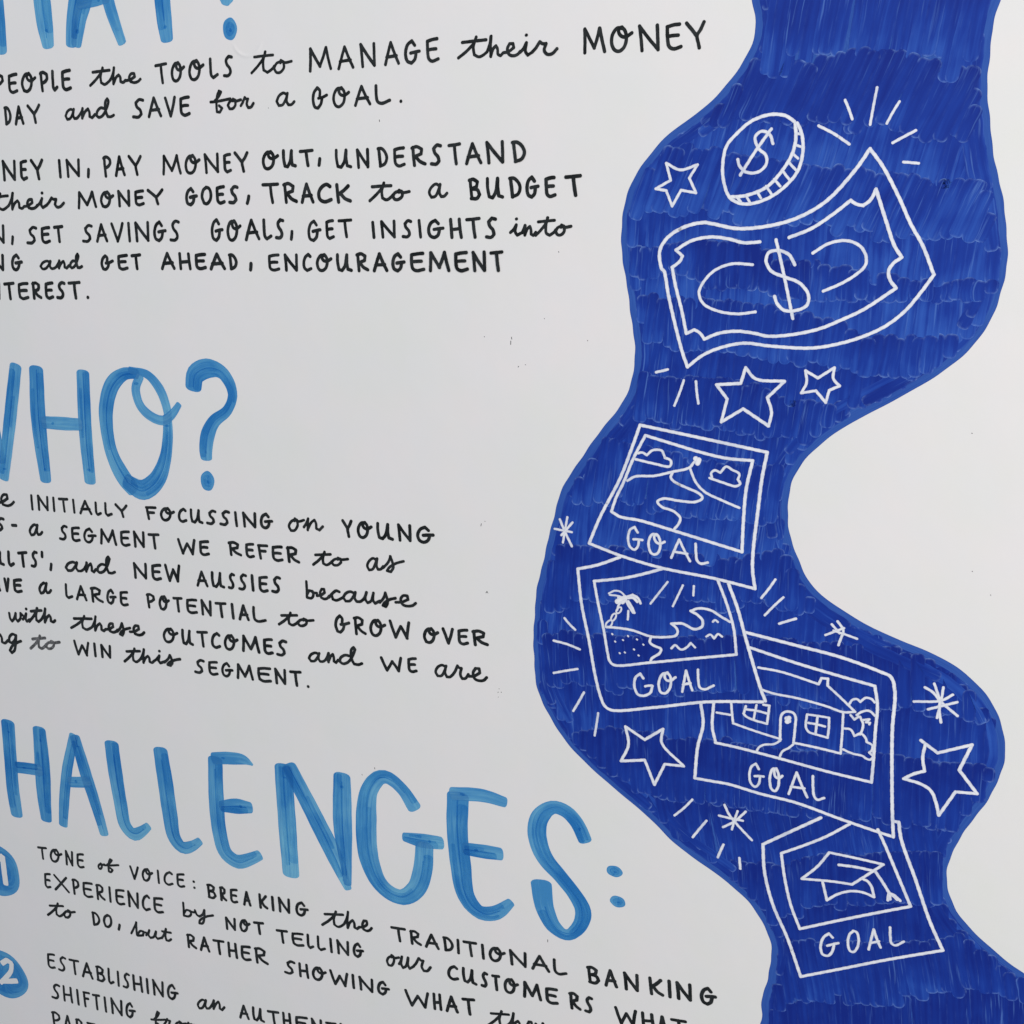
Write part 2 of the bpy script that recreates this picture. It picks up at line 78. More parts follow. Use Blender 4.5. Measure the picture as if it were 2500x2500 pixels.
('FOCUSSING',322,0,[[-3774,-276,-3768,-329,-3760,-387],[-3781,-276,-3727,-272,-3673,-269],[-3766,-324,-3729,-323,-3696,-321],[-3530,-270,-3564,-269,-3599,-297,-3612,-339,-3595,-377,-3562,-384,-3525,-365,-3506,-328,-3508,-288,-3529,-264,-3549,-271,-3556,-289,-3542,-308,-3509,-313,-3463,-294],[-3328,-270,-3348,-255,-3381,-275,-3404,-319,-3400,-362,-3372,-381,-3327,-365],[-3263,-254,-3266,-316,-3257,-368,-3230,-375,-3200,-339,-3177,-254],[-3177,-254,-3181,-314,-3176,-364,-3145,-372],[-2991,-251,-3023,-246,-3056,-270,-3050,-298,-3020,-323,-3014,-351,-3040,-372,-3087,-370],[-2840,-244,-2873,-238,-2907,-263,-2900,-291,-2870,-317,-2863,-346,-2890,-368,-2938,-366],[-2767,-239,-2765,-303,-2760,-368],[-2673,-365,-2675,-300,-2680,-235],[-2680,-237,-2623,-301,-2561,-362],[-2561,-361,-2557,-298,-2555,-232],[-2410,-251,-2433,-225,-2469,-246,-2491,-301,-2479,-348,-2446,-361,-2416,-340,-2401,-292],[-2447,-300,-2409,-293,-2374,-290]]),
('on',289,0,[[-2131,-253,-2172,-277,-2196,-323,-2177,-362,-2140,-358,-2105,-310,-2107,-255,-2130,-243,-2135,-267],[-2128,-258,-2091,-267,-2035,-250],[-2038,-317,-2005,-268,-1990,-232],[-1990,-235,-1996,-288,-1999,-342],[-2000,-337,-1957,-264,-1924,-239,-1910,-269,-1908,-319,-1877,-331,-1840,-294]]),
('YOUNG',336,0,[[-1633,-219,-1607,-259,-1584,-294],[-1547,-217,-1566,-258,-1586,-294,-1581,-334,-1576,-364],[-1408,-224,-1439,-222,-1469,-256,-1479,-305,-1462,-352,-1432,-360,-1399,-337,-1384,-293,-1387,-245,-1408,-217,-1426,-224,-1431,-246,-1417,-269,-1387,-276,-1346,-253],[-1280,-214,-1280,-285,-1267,-344,-1235,-352,-1203,-312,-1180,-216],[-1180,-216,-1181,-283,-1173,-339,-1137,-348],[-1062,-350,-1067,-280,-1073,-209],[-1074,-208,-1021,-278,-962,-344],[-963,-344,-962,-277,-963,-207],[-782,-234,-814,-207,-860,-229,-887,-285,-870,-333,-825,-346,-787,-324,-769,-275],[-833,-283,-784,-276,-738,-272]]),
('S-',382,0,[[-5586,-553,-5621,-549,-5659,-575,-5653,-602,-5622,-624,-5616,-651,-5647,-675,-5698,-678],[-5477,-609,-5428,-606]]),
('a',338,0,[[-5157,-588,-5185,-576,-5229,-605,-5256,-655,-5241,-691,-5207,-682,-5172,-631,-5149,-576],[-5149,-577,-5164,-646,-5152,-678,-5124,-673,-5096,-646]]),
('SEGMENT',328,0,[[-4778,-563,-4808,-556,-4840,-583,-4835,-614,-4809,-642,-4804,-673,-4830,-696,-4874,-694],[-4624,-559,-4665,-562,-4708,-572,-4713,-628,-4710,-681,-4683,-698,-4630,-686],[-4711,-628,-4678,-623,-4640,-622],[-4466,-584,-4492,-556,-4536,-578,-4564,-635,-4553,-684,-4514,-698,-4478,-676,-4457,-626],[-4512,-632,-4467,-625,-4425,-622],[-4362,-693,-4351,-622,-4343,-551],[-4344,-553,-4310,-609,-4272,-668],[-4274,-667,-4237,-607,-4208,-549],[-4208,-550,-4197,-621,-4182,-690],[-4015,-543,-4059,-547,-4105,-557,-4110,-615,-4106,-671,-4076,-688,-4019,-675],[-4108,-616,-4072,-611,-4032,-610],[-3949,-686,-3948,-612,-3949,-538],[-3950,-537,-3903,-610,-3851,-680],[-3851,-680,-3845,-609,-3841,-535],[-3777,-549,-3721,-545,-3665,-540],[-3720,-545,-3719,-610,-3714,-682]]),
('WE',344,0,[[-3436,-566,-3416,-634,-3392,-702],[-3395,-702,-3364,-645,-3338,-600],[-3337,-601,-3310,-644,-3282,-698],[-3282,-698,-3269,-629,-3253,-559],[-3098,-557,-3140,-561,-3184,-571,-3187,-626,-3182,-678,-3153,-693,-3098,-679],[-3184,-623,-3150,-617,-3111,-616]]),
('REFER',331,0,[[-2849,-542,-2848,-600,-2844,-662],[-2862,-547,-2813,-537,-2764,-554,-2772,-587,-2843,-604],[-2830,-601,-2789,-636,-2737,-655],[-2596,-535,-2631,-538,-2668,-547,-2670,-598,-2665,-647,-2641,-663,-2596,-653],[-2668,-598,-2640,-594,-2607,-594],[-2534,-540,-2528,-599,-2519,-665],[-2538,-541,-2491,-538,-2444,-536],[-2526,-592,-2493,-592,-2465,-590],[-2288,-532,-2332,-535,-2379,-544,-2382,-599,-2375,-651,-2343,-668,-2286,-657],[-2379,-600,-2342,-596,-2301,-596],[-2218,-530,-2216,-596,-2211,-666],[-2226,-537,-2180,-527,-2135,-546,-2142,-583,-2207,-602],[-2195,-601,-2157,-641,-2109,-662]]),
('to',301,0,[[-1958,-670,-1898,-621,-1849,-568,-1834,-536],[-1835,-539,-1855,-602,-1852,-648,-1820,-660,-1775,-634,-1761,-619],[-1931,-574,-1859,-564,-1773,-553],[-1697,-586,-1740,-601,-1764,-630,-1742,-652,-1703,-649,-1667,-620,-1671,-587,-1696,-580,-1700,-595],[-1694,-588,-1655,-592,-1595,-580]]),
('as',292,0,[[-1307,-559,-1336,-547,-1378,-576,-1399,-627,-1381,-663,-1348,-653,-1319,-602,-1301,-547],[-1297,-546,-1306,-615,-1291,-648,-1263,-642,-1238,-614],[-1238,-627,-1184,-565,-1162,-511],[-1165,-511,-1146,-560,-1137,-614,-1163,-657,-1200,-651,-1179,-619,-1116,-575,-1033,-544]]),
("ULTS'",384,0,[[-5793,-927,-5800,-995,-5793,-1051,-5760,-1057,-5721,-1016,-5687,-919],[-5686,-920,-5695,-987,-5692,-1042,-5654,-1050],[-5570,-905,-5577,-978,-5576,-1034,-5559,-1051,-5519,-1027],[-5439,-904,-5387,-896,-5335,-887],[-5388,-898,-5390,-965,-5389,-1041],[-5200,-875,-5223,-870,-5249,-900,-5246,-935,-5226,-965,-5224,-1000,-5245,-1026,-5278,-1025],[-5127,-864,-5132,-912]]),
(',',376,0,[[-5024,-981,-5030,-1012,-5039,-1042]]),
('and',331,0,[[-4705,-940,-4745,-930,-4807,-955,-4840,-998,-4816,-1028,-4768,-1020,-4723,-977,-4694,-929],[-4691,-930,-4708,-990,-4688,-1018,-4648,-1014,-4610,-990],[-4610,-992,-4582,-950,-4568,-919],[-4571,-918,-4580,-965,-4585,-1012],[-4584,-1008,-4546,-946,-4520,-924,-4511,-952,-4513,-997,-4490,-1009,-4460,-977],[-4337,-920,-4384,-916,-4429,-948,-4443,-988,-4417,-1006,-4368,-990,-4314,-923,-4279,-848,-4292,-829,-4317,-856,-4322,-949,-4304,-996,-4264,-997,-4228,-981]]),
('NEW',354,0,[[-3982,-1012,-3981,-939,-3985,-866],[-3985,-866,-3924,-937,-3857,-1005],[-3858,-1006,-3852,-935,-3848,-860],[-3676,-854,-3720,-859,-3765,-871,-3769,-931,-3765,-988,-3735,-1005,-3680,-991],[-3767,-931,-3732,-925,-3691,-923],[-3612,-844,-3596,-920,-3576,-998],[-3574,-1000,-3546,-936,-3523,-885],[-3524,-883,-3502,-933,-3479,-995],[-3480,-996,-3468,-917,-3452,-837]]),
('AUSSIES',339,0,[[-3252,-1015,-3222,-936,-3196,-871,-3170,-941,-3141,-1009],[-3238,-965,-3197,-961,-3157,-957],[-3075,-865,-3078,-937,-3069,-997,-3040,-1005,-3009,-964,-2985,-864],[-2986,-863,-2990,-932,-2985,-990,-2952,-999],[-2831,-864,-2852,-857,-2873,-884,-2868,-915,-2850,-943,-2846,-975,-2863,-998,-2892,-996],[-2698,-857,-2724,-850,-2751,-878,-2745,-910,-2722,-939,-2716,-971,-2738,-996,-2775,-994],[-2628,-848,-2627,-921,-2624,-994],[-2467,-848,-2504,-852,-2543,-862,-2546,-920,-2540,-976,-2514,-993,-2467,-980],[-2544,-921,-2514,-916,-2479,-915],[-2325,-842,-2354,-836,-2384,-864,-2377,-896,-2350,-925,-2344,-958,-2368,-982,-2410,-980]]),
('because',299,0,[[-2041,-844,-2040,-925,-2042,-1001],[-2040,-975,-2015,-929,-1980,-933,-1973,-973,-1995,-1003,-2039,-1001],[-1987,-938,-1958,-947,-1935,-946],[-1934,-972,-1895,-963,-1852,-932,-1856,-899,-1881,-900,-1900,-939,-1889,-985,-1858,-995,-1825,-984,-1805,-960],[-1808,-973,-1777,-938,-1732,-900,-1697,-907],[-1733,-901,-1775,-938,-1768,-987,-1730,-994,-1663,-959],[-1542,-904,-1579,-892,-1631,-915,-1658,-958,-1634,-990,-1593,-984,-1556,-941,-1533,-893],[-1529,-892,-1539,-952,-1520,-981,-1485,-978,-1453,-955],[-1453,-956,-1431,-923,-1415,-880],[-1418,-880,-1429,-948,-1407,-981,-1372,-959,-1344,-878],[-1345,-879,-1351,-947,-1331,-977,-1281,-948],[-1282,-963,-1241,-912,-1224,-864],[-1224,-863,-1209,-909,-1203,-959,-1223,-997,-1251,-988,-1234,-961,-1186,-925,-1123,-903],[-1121,-942,-1061,-933,-996,-901,-1003,-867,-1043,-869,-1070,-908,-1051,-955,-1002,-965,-952,-953,-921,-928]]),
('AVE',390,0,[[-5857,-1352,-5823,-1279,-5794,-1219,-5772,-1282,-5746,-1343],[-5838,-1306,-5797,-1301,-5757,-1295],[-5665,-1209,-5658,-1274,-5651,-1340],[-5651,-1340,-5631,-1272,-5615,-1205],[-5448,-1197,-5491,-1203,-5537,-1214,-5544,-1268,-5541,-1319,-5512,-1334,-5455,-1320],[-5541,-1267,-5505,-1261,-5465,-1258]]),
('a',343,0,[[-5121,-1208,-5147,-1196,-5189,-1226,-5214,-1277,-5201,-1314,-5169,-1304,-5136,-1252,-5113,-1196],[-5113,-1197,-5129,-1268,-5118,-1301,-5091,-1295,-5064,-1267]]),
('LARGE',336,0,[[-4863,-1182,-4868,-1253,-4866,-1307,-4845,-1324,-4797,-1304],[-4738,-1326,-4703,-1247,-4674,-1182,-4648,-1253,-4620,-1322],[-4718,-1276,-4674,-1273,-4632,-1270],[-4535,-1186,-4536,-1253,-4535,-1326],[-4547,-1191,-4492,-1180,-4439,-1200,-4450,-1237,-4527,-1257],[-4514,-1256,-4471,-1296,-4415,-1318],[-4278,-1207,-4297,-1178,-4328,-1200,-4349,-1258,-4342,-1309,-4314,-1323,-4288,-1302,-4272,-1251],[-4312,-1256,-4280,-1250,-4249,-1247],[-4103,-1181,-4140,-1185,-4178,-1193,-4183,-1250,-4180,-1305,-4155,-1322,-4107,-1310],[-4182,-1252,-4152,-1247,-4118,-1247]]),
('POTENTIAL',332,0,[[-3855,-1176,-3853,-1241,-3847,-1309],[-3863,-1182,-3829,-1172,-3787,-1189,-3784,-1220,-3815,-1243,-3850,-1252],[-3655,-1182,-3680,-1180,-3706,-1212,-3716,-1259,-3705,-1304,-3680,-1312,-3653,-1291,-3638,-1249,-3639,-1203,-3654,-1175,-3669,-1182,-3674,-1203,-3664,-1225,-3640,-1232,-3606,-1211],[-3546,-1179,-3500,-1176,-3454,-1171],[-3501,-1176,-3500,-1240,-3496,-1310],[-3284,-1170,-3333,-1173,-3385,-1182,-3389,-1238,-3382,-1291,-3349,-1307,-3286,-1296],[-3386,-1238,-3346,-1234,-3300,-1234],[-3216,-1307,-3216,-1237,-3219,-1166],[-3218,-1165,-3175,-1235,-3127,-1303],[-3128,-1306,-3124,-1238,-3121,-1167],[-3057,-1175,-3003,-1172,-2949,-1167],[-3003,-1173,-3001,-1237,-2995,-1307],[-2873,-1165,-2871,-1235,-2867,-1306],[-2794,-1306,-2768,-1228,-2746,-1164,-2723,-1235,-2697,-1302],[-2780,-1259,-2744,-1256,-2709,-1253],[-2632,-1167,-2634,-1236,-2624,-1289,-2587,-1305,-2507,-1285]]),
('to',312,0,[[-2361,-1307,-2297,-1260,-2244,-1208,-2229,-1177],[-2229,-1178,-2252,-1240,-2249,-1286,-2215,-1298,-2168,-1273,-2153,-1257],[-2329,-1214,-2252,-1204,-2161,-1193],[-2089,-1225,-2132,-1240,-2155,-1269,-2135,-1291,-2096,-1289,-2060,-1260,-2064,-1226,-2088,-1219,-2093,-1234],[-2083,-1228,-2045,-1232,-1985,-1221]]),
('GROW',333,0,[[-1682,-1208,-1680,-1166,-1703,-1143,-1737,-1180,-1750,-1243,-1734,-1298,-1704,-1306,-1673,-1272,-1660,-1223],[-1695,-1227,-1652,-1219,-1610,-1202],[-1544,-1145,-1540,-1220,-1535,-1300],[-1554,-1149,-1512,-1137,-1469,-1158,-1475,-1199,-1535,-1222],[-1522,-1221,-1486,-1264,-1442,-1286],[-1307,-1146,-1342,-1144,-1374,-1181,-1385,-1234,-1366,-1284,-1333,-1292,-1297,-1267,-1280,-1220,-1284,-1169,-1307,-1139,-1326,-1147,-1332,-1170,-1316,-1195,-1283,-1201,-1239,-1177],[-1185,-1130,-1160,-1206,-1131,-1281],[-1132,-1283,-1103,-1220,-1079,-1171],[-1078,-1171,-1048,-1218,-1016,-1277],[-1019,-1276,-1009,-1201,-996,-1125]]),
('OVER',333,0,[[-773,-1161,-805,-1161,-834,-1195,-844,-1243,-826,-1286,-795,-1291,-763,-1268,-748,-1225,-752,-1180,-774,-1154,-791,-1163,-796,-1184,-782,-1205,-751,-1209,-711,-1185],[-658,-1141,-632,-1206,-607,-1272],[-607,-1272,-584,-1203,-566,-1134],[-426,-1125,-464,-1131,-503,-1142,-503,-1196,-495,-1248,-468,-1262,-420,-1247],[-501,-1196,-471,-1190,-436,-1187],[-359,-1127,-354,-1188,-346,-1253],[-368,-1132,-316,-1119,-264,-1133,-271,-1167,-343,-1190],[-331,-1189,-286,-1222,-231,-1237]]),
('with',349,0,[[-5658,-1589,-5653,-1648,-5632,-1676,-5599,-1642,-5571,-1580],[-5570,-1580,-5575,-1640,-5554,-1668,-5516,-1634,-5502,-1573],[-5504,-1572,-5478,-1591],[-5482,-1637,-5456,-1610,-5428,-1566],[-5428,-1567,-5443,-1628,-5431,-1653,-5392,-1628],[-5422,-1515,-5419,-1513],[-5398,-1650,-5340,-1592,-5291,-1528,-5275,-1489],[-5271,-1487,-5296,-1564,-5299,-1621,-5273,-1637,-5231,-1606,-5217,-1586],[-5360,-1532,-5295,-1519,-5219,-1506],[-5223,-1597,-5184,-1534,-5167,-1480],[-5165,-1482,-5182,-1558,-5189,-1633],[-5188,-1629,-5153,-1572,-5121,-1548,-5107,-1567,-5107,-1609,-5079,-1617,-5051,-1595]]),
('these',334,0,[[-4851,-1652,-4764,-1600,-4690,-1539,-4668,-1502],[-4668,-1503,-4702,-1576,-4700,-1631,-4657,-1647,-4592,-1618,-4571,-1599],[-4803,-1545,-4699,-1533,-4578,-1520],[-4578,-1606,-4541,-1543,-4524,-1489],[-4525,-1489,-4540,-1566,-4546,-1643],[-4542,-1639,-4509,-1582,-4477,-1559,-4463,-1580,-4463,-1624,-4436,-1634,-4408,-1612],[-4410,-1612,-4364,-1604,-4314,-1573,-4316,-1541,-4346,-1543,-4369,-1580,-4359,-1624,-4324,-1634,-4286,-1623,-4261,-1600],[-4265,-1618,-4221,-1569,-4201,-1523],[-4200,-1523,-4188,-1568,-4186,-1616,-4208,-1652,-4235,-1643,-4217,-1617,-4167,-1583,-4103,-1560],[-4108,-1601,-4055,-1592,-3996,-1559,-4000,-1526,-4035,-1528,-4061,-1567,-4048,-1614,-4006,-1624,-3962,-1612,-3934,-1587]]),
('OUTCOMES',348,0,[[-3609,-1517,-3646,-1515,-3683,-1549,-3698,-1599,-3680,-1645,-3645,-1653,-3605,-1630,-3584,-1586,-3585,-1538,-3609,-1509,-3630,-1517,-3637,-1539,-3622,-1562,-3586,-1568,-3537,-1545],[-3471,-1505,-3474,-1577,-3467,-1639,-3441,-1647,-3412,-1605,-3389,-1505],[-3391,-1505,-3395,-1575,-3391,-1633,-3362,-1643],[-3295,-1504,-3241,-1499,-3188,-1493],[-3244,-1502,-3242,-1570,-3237,-1645],[-3047,-1506,-3068,-1489,-3104,-1512,-3128,-1565,-3124,-1618,-3093,-1639,-3045,-1620],[-2904,-1498,-2937,-1495,-2969,-1531,-2982,-1582,-2966,-1630,-2934,-1638,-2899,-1614,-2881,-1569,-2883,-1519,-2904,-1490,-2923,-1498,-2929,-1521,-2915,-1544,-2883,-1551,-2840,-1527],[-2778,-1630,-2770,-1553,-2765,-1477],[-2766,-1477,-2731,-1537,-2693,-1600],[-2690,-1601,-2657,-1536,-2631,-1474],[-2631,-1475,-2618,-1551,-2601,-1624],[-2453,-1475,-2492,-1479,-2533,-1489,-2535,-1549,-2529,-1605,-2502,-1623,-2452,-1610],[-2533,-1549,-2502,-1544,-2465,-1543],[-2296,-1478,-2331,-1472,-2365,-1499,-2357,-1532,-2326,-1561,-2318,-1594,-2346,-1619,-2395,-1617]]),
('and',309,0,[[-1947,-1557,-1980,-1548,-2028,-1571,-2053,-1611,-2032,-1639,-1994,-1632,-1960,-1591,-1939,-1547],[-1940,-1547,-1950,-1603,-1933,-1629,-1901,-1625,-1872,-1603],[-1872,-1603,-1850,-1563,-1840,-1534],[-1838,-1533,-1842,-1578,-1844,-1622],[-1845,-1618,-1816,-1559,-1794,-1538,-1785,-1564,-1785,-1607,-1764,-1618,-1740,-1588],[-1613,-1531,-1664,-1529,-1711,-1561,-1723,-1600,-1693,-1618,-1641,-1600,-1588,-1534,-1556,-1458,-1570,-1439,-1596,-1467,-1594,-1560,-1571,-1605,-1528,-1606,-1489,-1589]]),
('WE',332,0,[[-1287,-1504,-1261,-1562,-1231,-1621],[-1231,-1621,-1199,-1569,-1174,-1526],[-1176,-1527,-1145,-1564,-1112,-1612],[-1112,-1612,-1101,-1548,-1087,-1482],[-938,-1466,-972,-1472,-1006,-1484,-1007,-1537,-1000,-1586,-976,-1600,-933,-1586],[-1005,-1535,-978,-1529,-947,-1526]]),
('are',302,0,[[-640,-1507,-672,-1493,-717,-1519,-739,-1568,-719,-1605,-683,-1599,-652,-1549,-633,-1495],[-637,-1497,-645,-1566,-628,-1601,-597,-1598,-570,-1572],[-569,-1573,-546,-1535,-522,-1480],[-522,-1479,-507,-1496,-484,-1497],[-484,-1498,-495,-1562,-477,-1597,-447,-1592,-416,-1547],[-414,-1565,-361,-1556,-305,-1517,-311,-1477,-346,-1479,-370,-1526,-353,-1581,-309,-1594,-265,-1581,-239,-1552]]),
('ng',358,0,[[-5959,-1938,-5916,-1888,-5894,-1852],[-5893,-1851,-5906,-1904,-5914,-1957],[-5917,-1955,-5858,-1881,-5817,-1853,-5802,-1882,-5804,-1932,-5768,-1942,-5720,-1903],[-5603,-1835,-5645,-1823,-5695,-1865,-5702,-1918,-5668,-1928,-5628,-1891,-5599,-1831],[-5601,-1833,-5617,-1925,-5646,-2008,-5686,-2040,-5709,-2017,-5666,-1958,-5598,-1914,-5542,-1889]]),
('to',349,1,[[-5422,-1955,-5354,-1898,-5296,-1835,-5278,-1797],[-5277,-1795,-5305,-1870,-5306,-1923,-5274,-1937,-5224,-1905,-5208,-1886],[-5382,-1845,-5304,-1829,-5212,-1811],[-5134,-1844,-5182,-1864,-5210,-1899,-5190,-1924,-5148,-1920,-5107,-1883,-5107,-1844,-5133,-1837,-5139,-1855],[-5132,-1846,-5091,-1849,-5026,-1833]]),
('WIN',343,0,[[-4829,-1794,-4813,-1866,-4792,-1937],[-4792,-1937,-4760,-1879,-4734,-1833],[-4732,-1834,-4708,-1878,-4683,-1933],[-4685,-1933,-4671,-1863,-4652,-1794],[-4573,-1792,-4574,-1859,-4573,-1926],[-4485,-1924,-4484,-1860,-4485,-1796],[-4483,-1795,-4439,-1857,-4390,-1916],[-4389,-1916,-4384,-1856,-4379,-1794]]),
('this',329,0,[[-4209,-1936,-4144,-1880,-4089,-1818,-4073,-1781],[-4073,-1781,-4099,-1854,-4098,-1909,-4067,-1923,-4019,-1893,-4003,-1875],[-4173,-1823,-4097,-1811,-4009,-1798],[-4008,-1884,-3973,-1824,-3957,-1773],[-3957,-1773,-3971,-1845,-3975,-1917],[-3975,-1915,-3943,-1861,-3914,-1839,-3899,-1857,-3898,-1897,-3871,-1904,-3845,-1884],[-3846,-1884,-3811,-1858,-3775,-1816],[-3773,-1815,-3789,-1871,-3768,-1894,-3714,-1870],[-3770,-1767,-3766,-1765],[-3717,-1879,-3667,-1833,-3645,-1793],[-3643,-1794,-3628,-1831,-3622,-1872,-3647,-1904,-3680,-1899,-3659,-1875,-3601,-1842,-3526,-1819]]),
('SEGMENT.',330,0,[[-3250,-1805,-3285,-1799,-3321,-1825,-3314,-1854,-3282,-1881,-3275,-1911,-3304,-1933,-3354,-1931],[-3096,-1796,-3138,-1800,-3181,-1809,-3185,-1863,-3179,-1914,-3150,-1930,-3097,-1918],[-3183,-1863,-3149,-1859,-3110,-1858],[-2955,-1817,-2978,-1790,-3013,-1811,-3035,-1867,-3024,-1915,-2992,-1928,-2962,-1907,-2946,-1858],[-2993,-1866,-2956,-1859,-2921,-1856],[-2861,-1926,-2853,-1856,-2849,-1786],[-2847,-1786,-2814,-1841,-2777,-1899],[-2779,-1900,-2747,-1840,-2723,-1783],[-2721,-1782,-2708,-1852,-2692,-1919],[-2491,-1780,-2553,-1784,-2618,-1795,-2621,-1851,-2612,-1904,-2569,-1920,-2490,-1908],[-2620,-1850,-2569,-1844,-2512,-1843],[-2422,-1918,-2424,-1847,-2428,-1777],[-2429,-1774,-2382,-1844,-2332,-1911],[-2331,-1913,-2328,-1845,-2327,-1773],[-2263,-1779,-2209,-1775,-2155,-1769],[-2210,-1775,-2207,-1840,-2199,-1912],[-2076,-1906,-2076,-1905]]),
('TONE',321,0,[[-5637,-4358,-5581,-4352,-5526,-4345],[-5583,-4352,-5585,-4417,-5583,-4489],[-5381,-4344,-5416,-4343,-5453,-4380,-5469,-4433,-5454,-4482,-5421,-4491,-5383,-4467,-5361,-4419,-5360,-4367,-5381,-4336,-5401,-4345,-5409,-4369,-5396,-4393,-5363,-4400,-5315,-4375],[-5253,-4489,-5249,-4406,-5247,-4323],[-5245,-4324,-5212,-4405,-5176,-4486],[-5177,-4485,-5170,-4404,-5163,-4320],[-5013,-4317,-5049,-4322,-5088,-4334,-5095,-4402,-5093,-4466,-5069,-4486,-5021,-4472],[-5091,-4402,-5061,-4396,-5027,-4395]]),
('of',297,0,[[-4781,-4385,-4804,-4399,-4817,-4426,-4809,-4448,-4790,-4446,-4770,-4419,-4769,-4386,-4780,-4379,-4784,-4394],[-4781,-4387,-4762,-4391,-4732,-4381],[-4691,-4374,-4647,-4337,-4625,-4305,-4644,-4299,-4663,-4333,-4679,-4410,-4679,-4455,-4652,-4457,-4627,-4425,-4655,-4408],[-4731,-4389,-4665,-4378,-4541,-4348]]),
('VOICE:',320,0,[[-4385,-4331,-4364,-4401,-4343,-4473],[-4343,-4473,-4312,-4398,-4286,-4323],[-4158,-4325,-4187,-4324,-4217,-4359,-4229,-4409,-4216,-4455,-4188,-4462,-4157,-4438,-4139,-4393,-4140,-4345,-4158,-4317,-4175,-4326,-4181,-4348,-4169,-4370,-4141,-4376,-4102,-4351],[-4025,-4306,-4025,-4379,-4024,-4453],[-3847,-4308,-3872,-4292,-3914,-4318,-3944,-4373,-3939,-4426,-3904,-4447,-3847,-4425],[-3696,-4281,-3734,-4287,-3774,-4300,-3778,-4362,-3774,-4420,-3748,-4437,-3699,-4422],[-3777,-4359,-3745,-4353,-3710,-4350],[-3573,-4340,-3572,-4339],[-3570,-4412,-3569,-4411]]),
('BREAKING',338,0,[[-3395,-4341,-3394,-4412,-3389,-4484],[-3403,-4344,-3366,-4336,-3327,-4355,-3337,-4392,-3386,-4409],[-3378,-4410,-3330,-4417,-3312,-4453,-3342,-4484,-3395,-4484],[-3241,-4338,-3241,-4409,-3240,-4484],[-3246,-4344,-3220,-4332,-3195,-4352,-3200,-4392,-3237,-4413],[-3231,-4411,-3211,-4453,-3184,-4475],[-3046,-4325,-3079,-4329,-3113,-4340,-3116,-4401,-3112,-4460,-3090,-4478,-3048,-4464],[-3114,-4402,-3087,-4396,-3056,-4395],[-2961,-4476,-2942,-4392,-2925,-4323,-2908,-4398,-2889,-4470],[-2951,-4424,-2924,-4420,-2898,-4416],[-2768,-4316,-2767,-4391,-2764,-4467],[-2695,-4321,-2726,-4363,-2764,-4404],[-2747,-4391,-2722,-4436,-2687,-4457],[-2617,-4313,-2616,-4387,-2614,-4463],[-2532,-4459,-2533,-4381,-2538,-4305],[-2538,-4304,-2486,-4379,-2429,-4451],[-2429,-4451,-2426,-4377,-2424,-4300],[-2247,-4330,-2273,-4301,-2312,-4324,-2336,-4385,-2323,-4437,-2287,-4451,-2254,-4427,-2237,-4374],[-2289,-4381,-2247,-4373,-2208,-4369]]),
('the',319,0,[[-2046,-4506,-1968,-4439,-1903,-4364,-1884,-4319],[-1884,-4318,-1911,-4407,-1907,-4472,-1865,-4489,-1807,-4452,-1788,-4429],[-2012,-4375,-1917,-4357,-1805,-4336],[-1792,-4434,-1759,-4357,-1746,-4291],[-1746,-4290,-1757,-4383,-1757,-4476],[-1756,-4474,-1727,-4404,-1697,-4375,-1681,-4399,-1678,-4452,-1650,-4462,-1624,-4435],[-1625,-4436,-1584,-4425,-1538,-4385,-1542,-4347,-1570,-4350,-1589,-4397,-1578,-4449,-1544,-4459,-1509,-4445,-1487,-4415]]),
('TRADITIONAL',331,0,[[-1266,-4356,-1196,-4351,-1125,-4345],[-1194,-4352,-1188,-4418,-1177,-4490],[-1055,-4349,-1051,-4415,-1045,-4486],[-1061,-4354,-1020,-4343,-979,-4361,-985,-4398,-1042,-4418],[-1033,-4418,-998,-4457,-954,-4477],[-894,-4483,-863,-4403,-836,-4339,-802,-4409,-764,-4476],[-878,-4435,-830,-4431,-783,-4427],[-699,-4338,-691,-4404,-684,-4471],[-706,-4338,-670,-4335,-629,-4367,-614,-4409,-635,-4453,-686,-4473],[-556,-4329,-553,-4400,-550,-4472],[-493,-4332,-431,-4327,-370,-4321],[-431,-4331,-424,-4397,-413,-4470],[-301,-4322,-296,-4394,-290,-4467],[-144,-4327,-179,-4326,-211,-4360,-221,-4409,-201,-4455,-167,-4463,-132,-4440,-116,-4396,-121,-4348,-145,-4320,-164,-4328,-169,-4350,-153,-4372,-119,-4379,-75,-4356],[3,-4456,-4,-4383,-14,-4310],[-13,-4311,59,-4381,137,-4449],[136,-4450,136,-4379,134,-4306],[212,-4450,248,-4367,280,-4300,324,-4372,373,-4442],[228,-4399,288,-4394,345,-4390],[425,-4300,428,-4372,440,-4426,474,-4443,543,-4420]]),
('BANKING',358,0,[[760,-4298,768,-4374,780,-4452],[751,-4303,789,-4292,833,-4313,825,-4353,776,-4372],[784,-4370,836,-4377,858,-4415,830,-4450,774,-4451],[930,-4447,949,-4355,966,-4281,997,-4361,1030,-4438],[940,-4391,977,-4386,1013,-4381],[1123,-4436,1115,-4355,1104,-4273],[1102,-4271,1162,-4350,1226,-4425],[1226,-4426,1223,-4347,1218,-4266],[1339,-4262,1349,-4343,1360,-4424],[1438,-4263,1401,-4309,1354,-4353],[1374,-4342,1412,-4389,1461,-4411],[1516,-4250,1523,-4330,1530,-4411],[1610,-4407,1601,-4327,1589,-4247],[1590,-4247,1649,-4324,1714,-4397],[1714,-4397,1710,-4320,1704,-4240],[1895,-4265,1867,-4235,1831,-4261,1814,-4327,1832,-4382,1869,-4397,1898,-4371,1909,-4313],[1857,-4320,1897,-4311,1935,-4306]]),
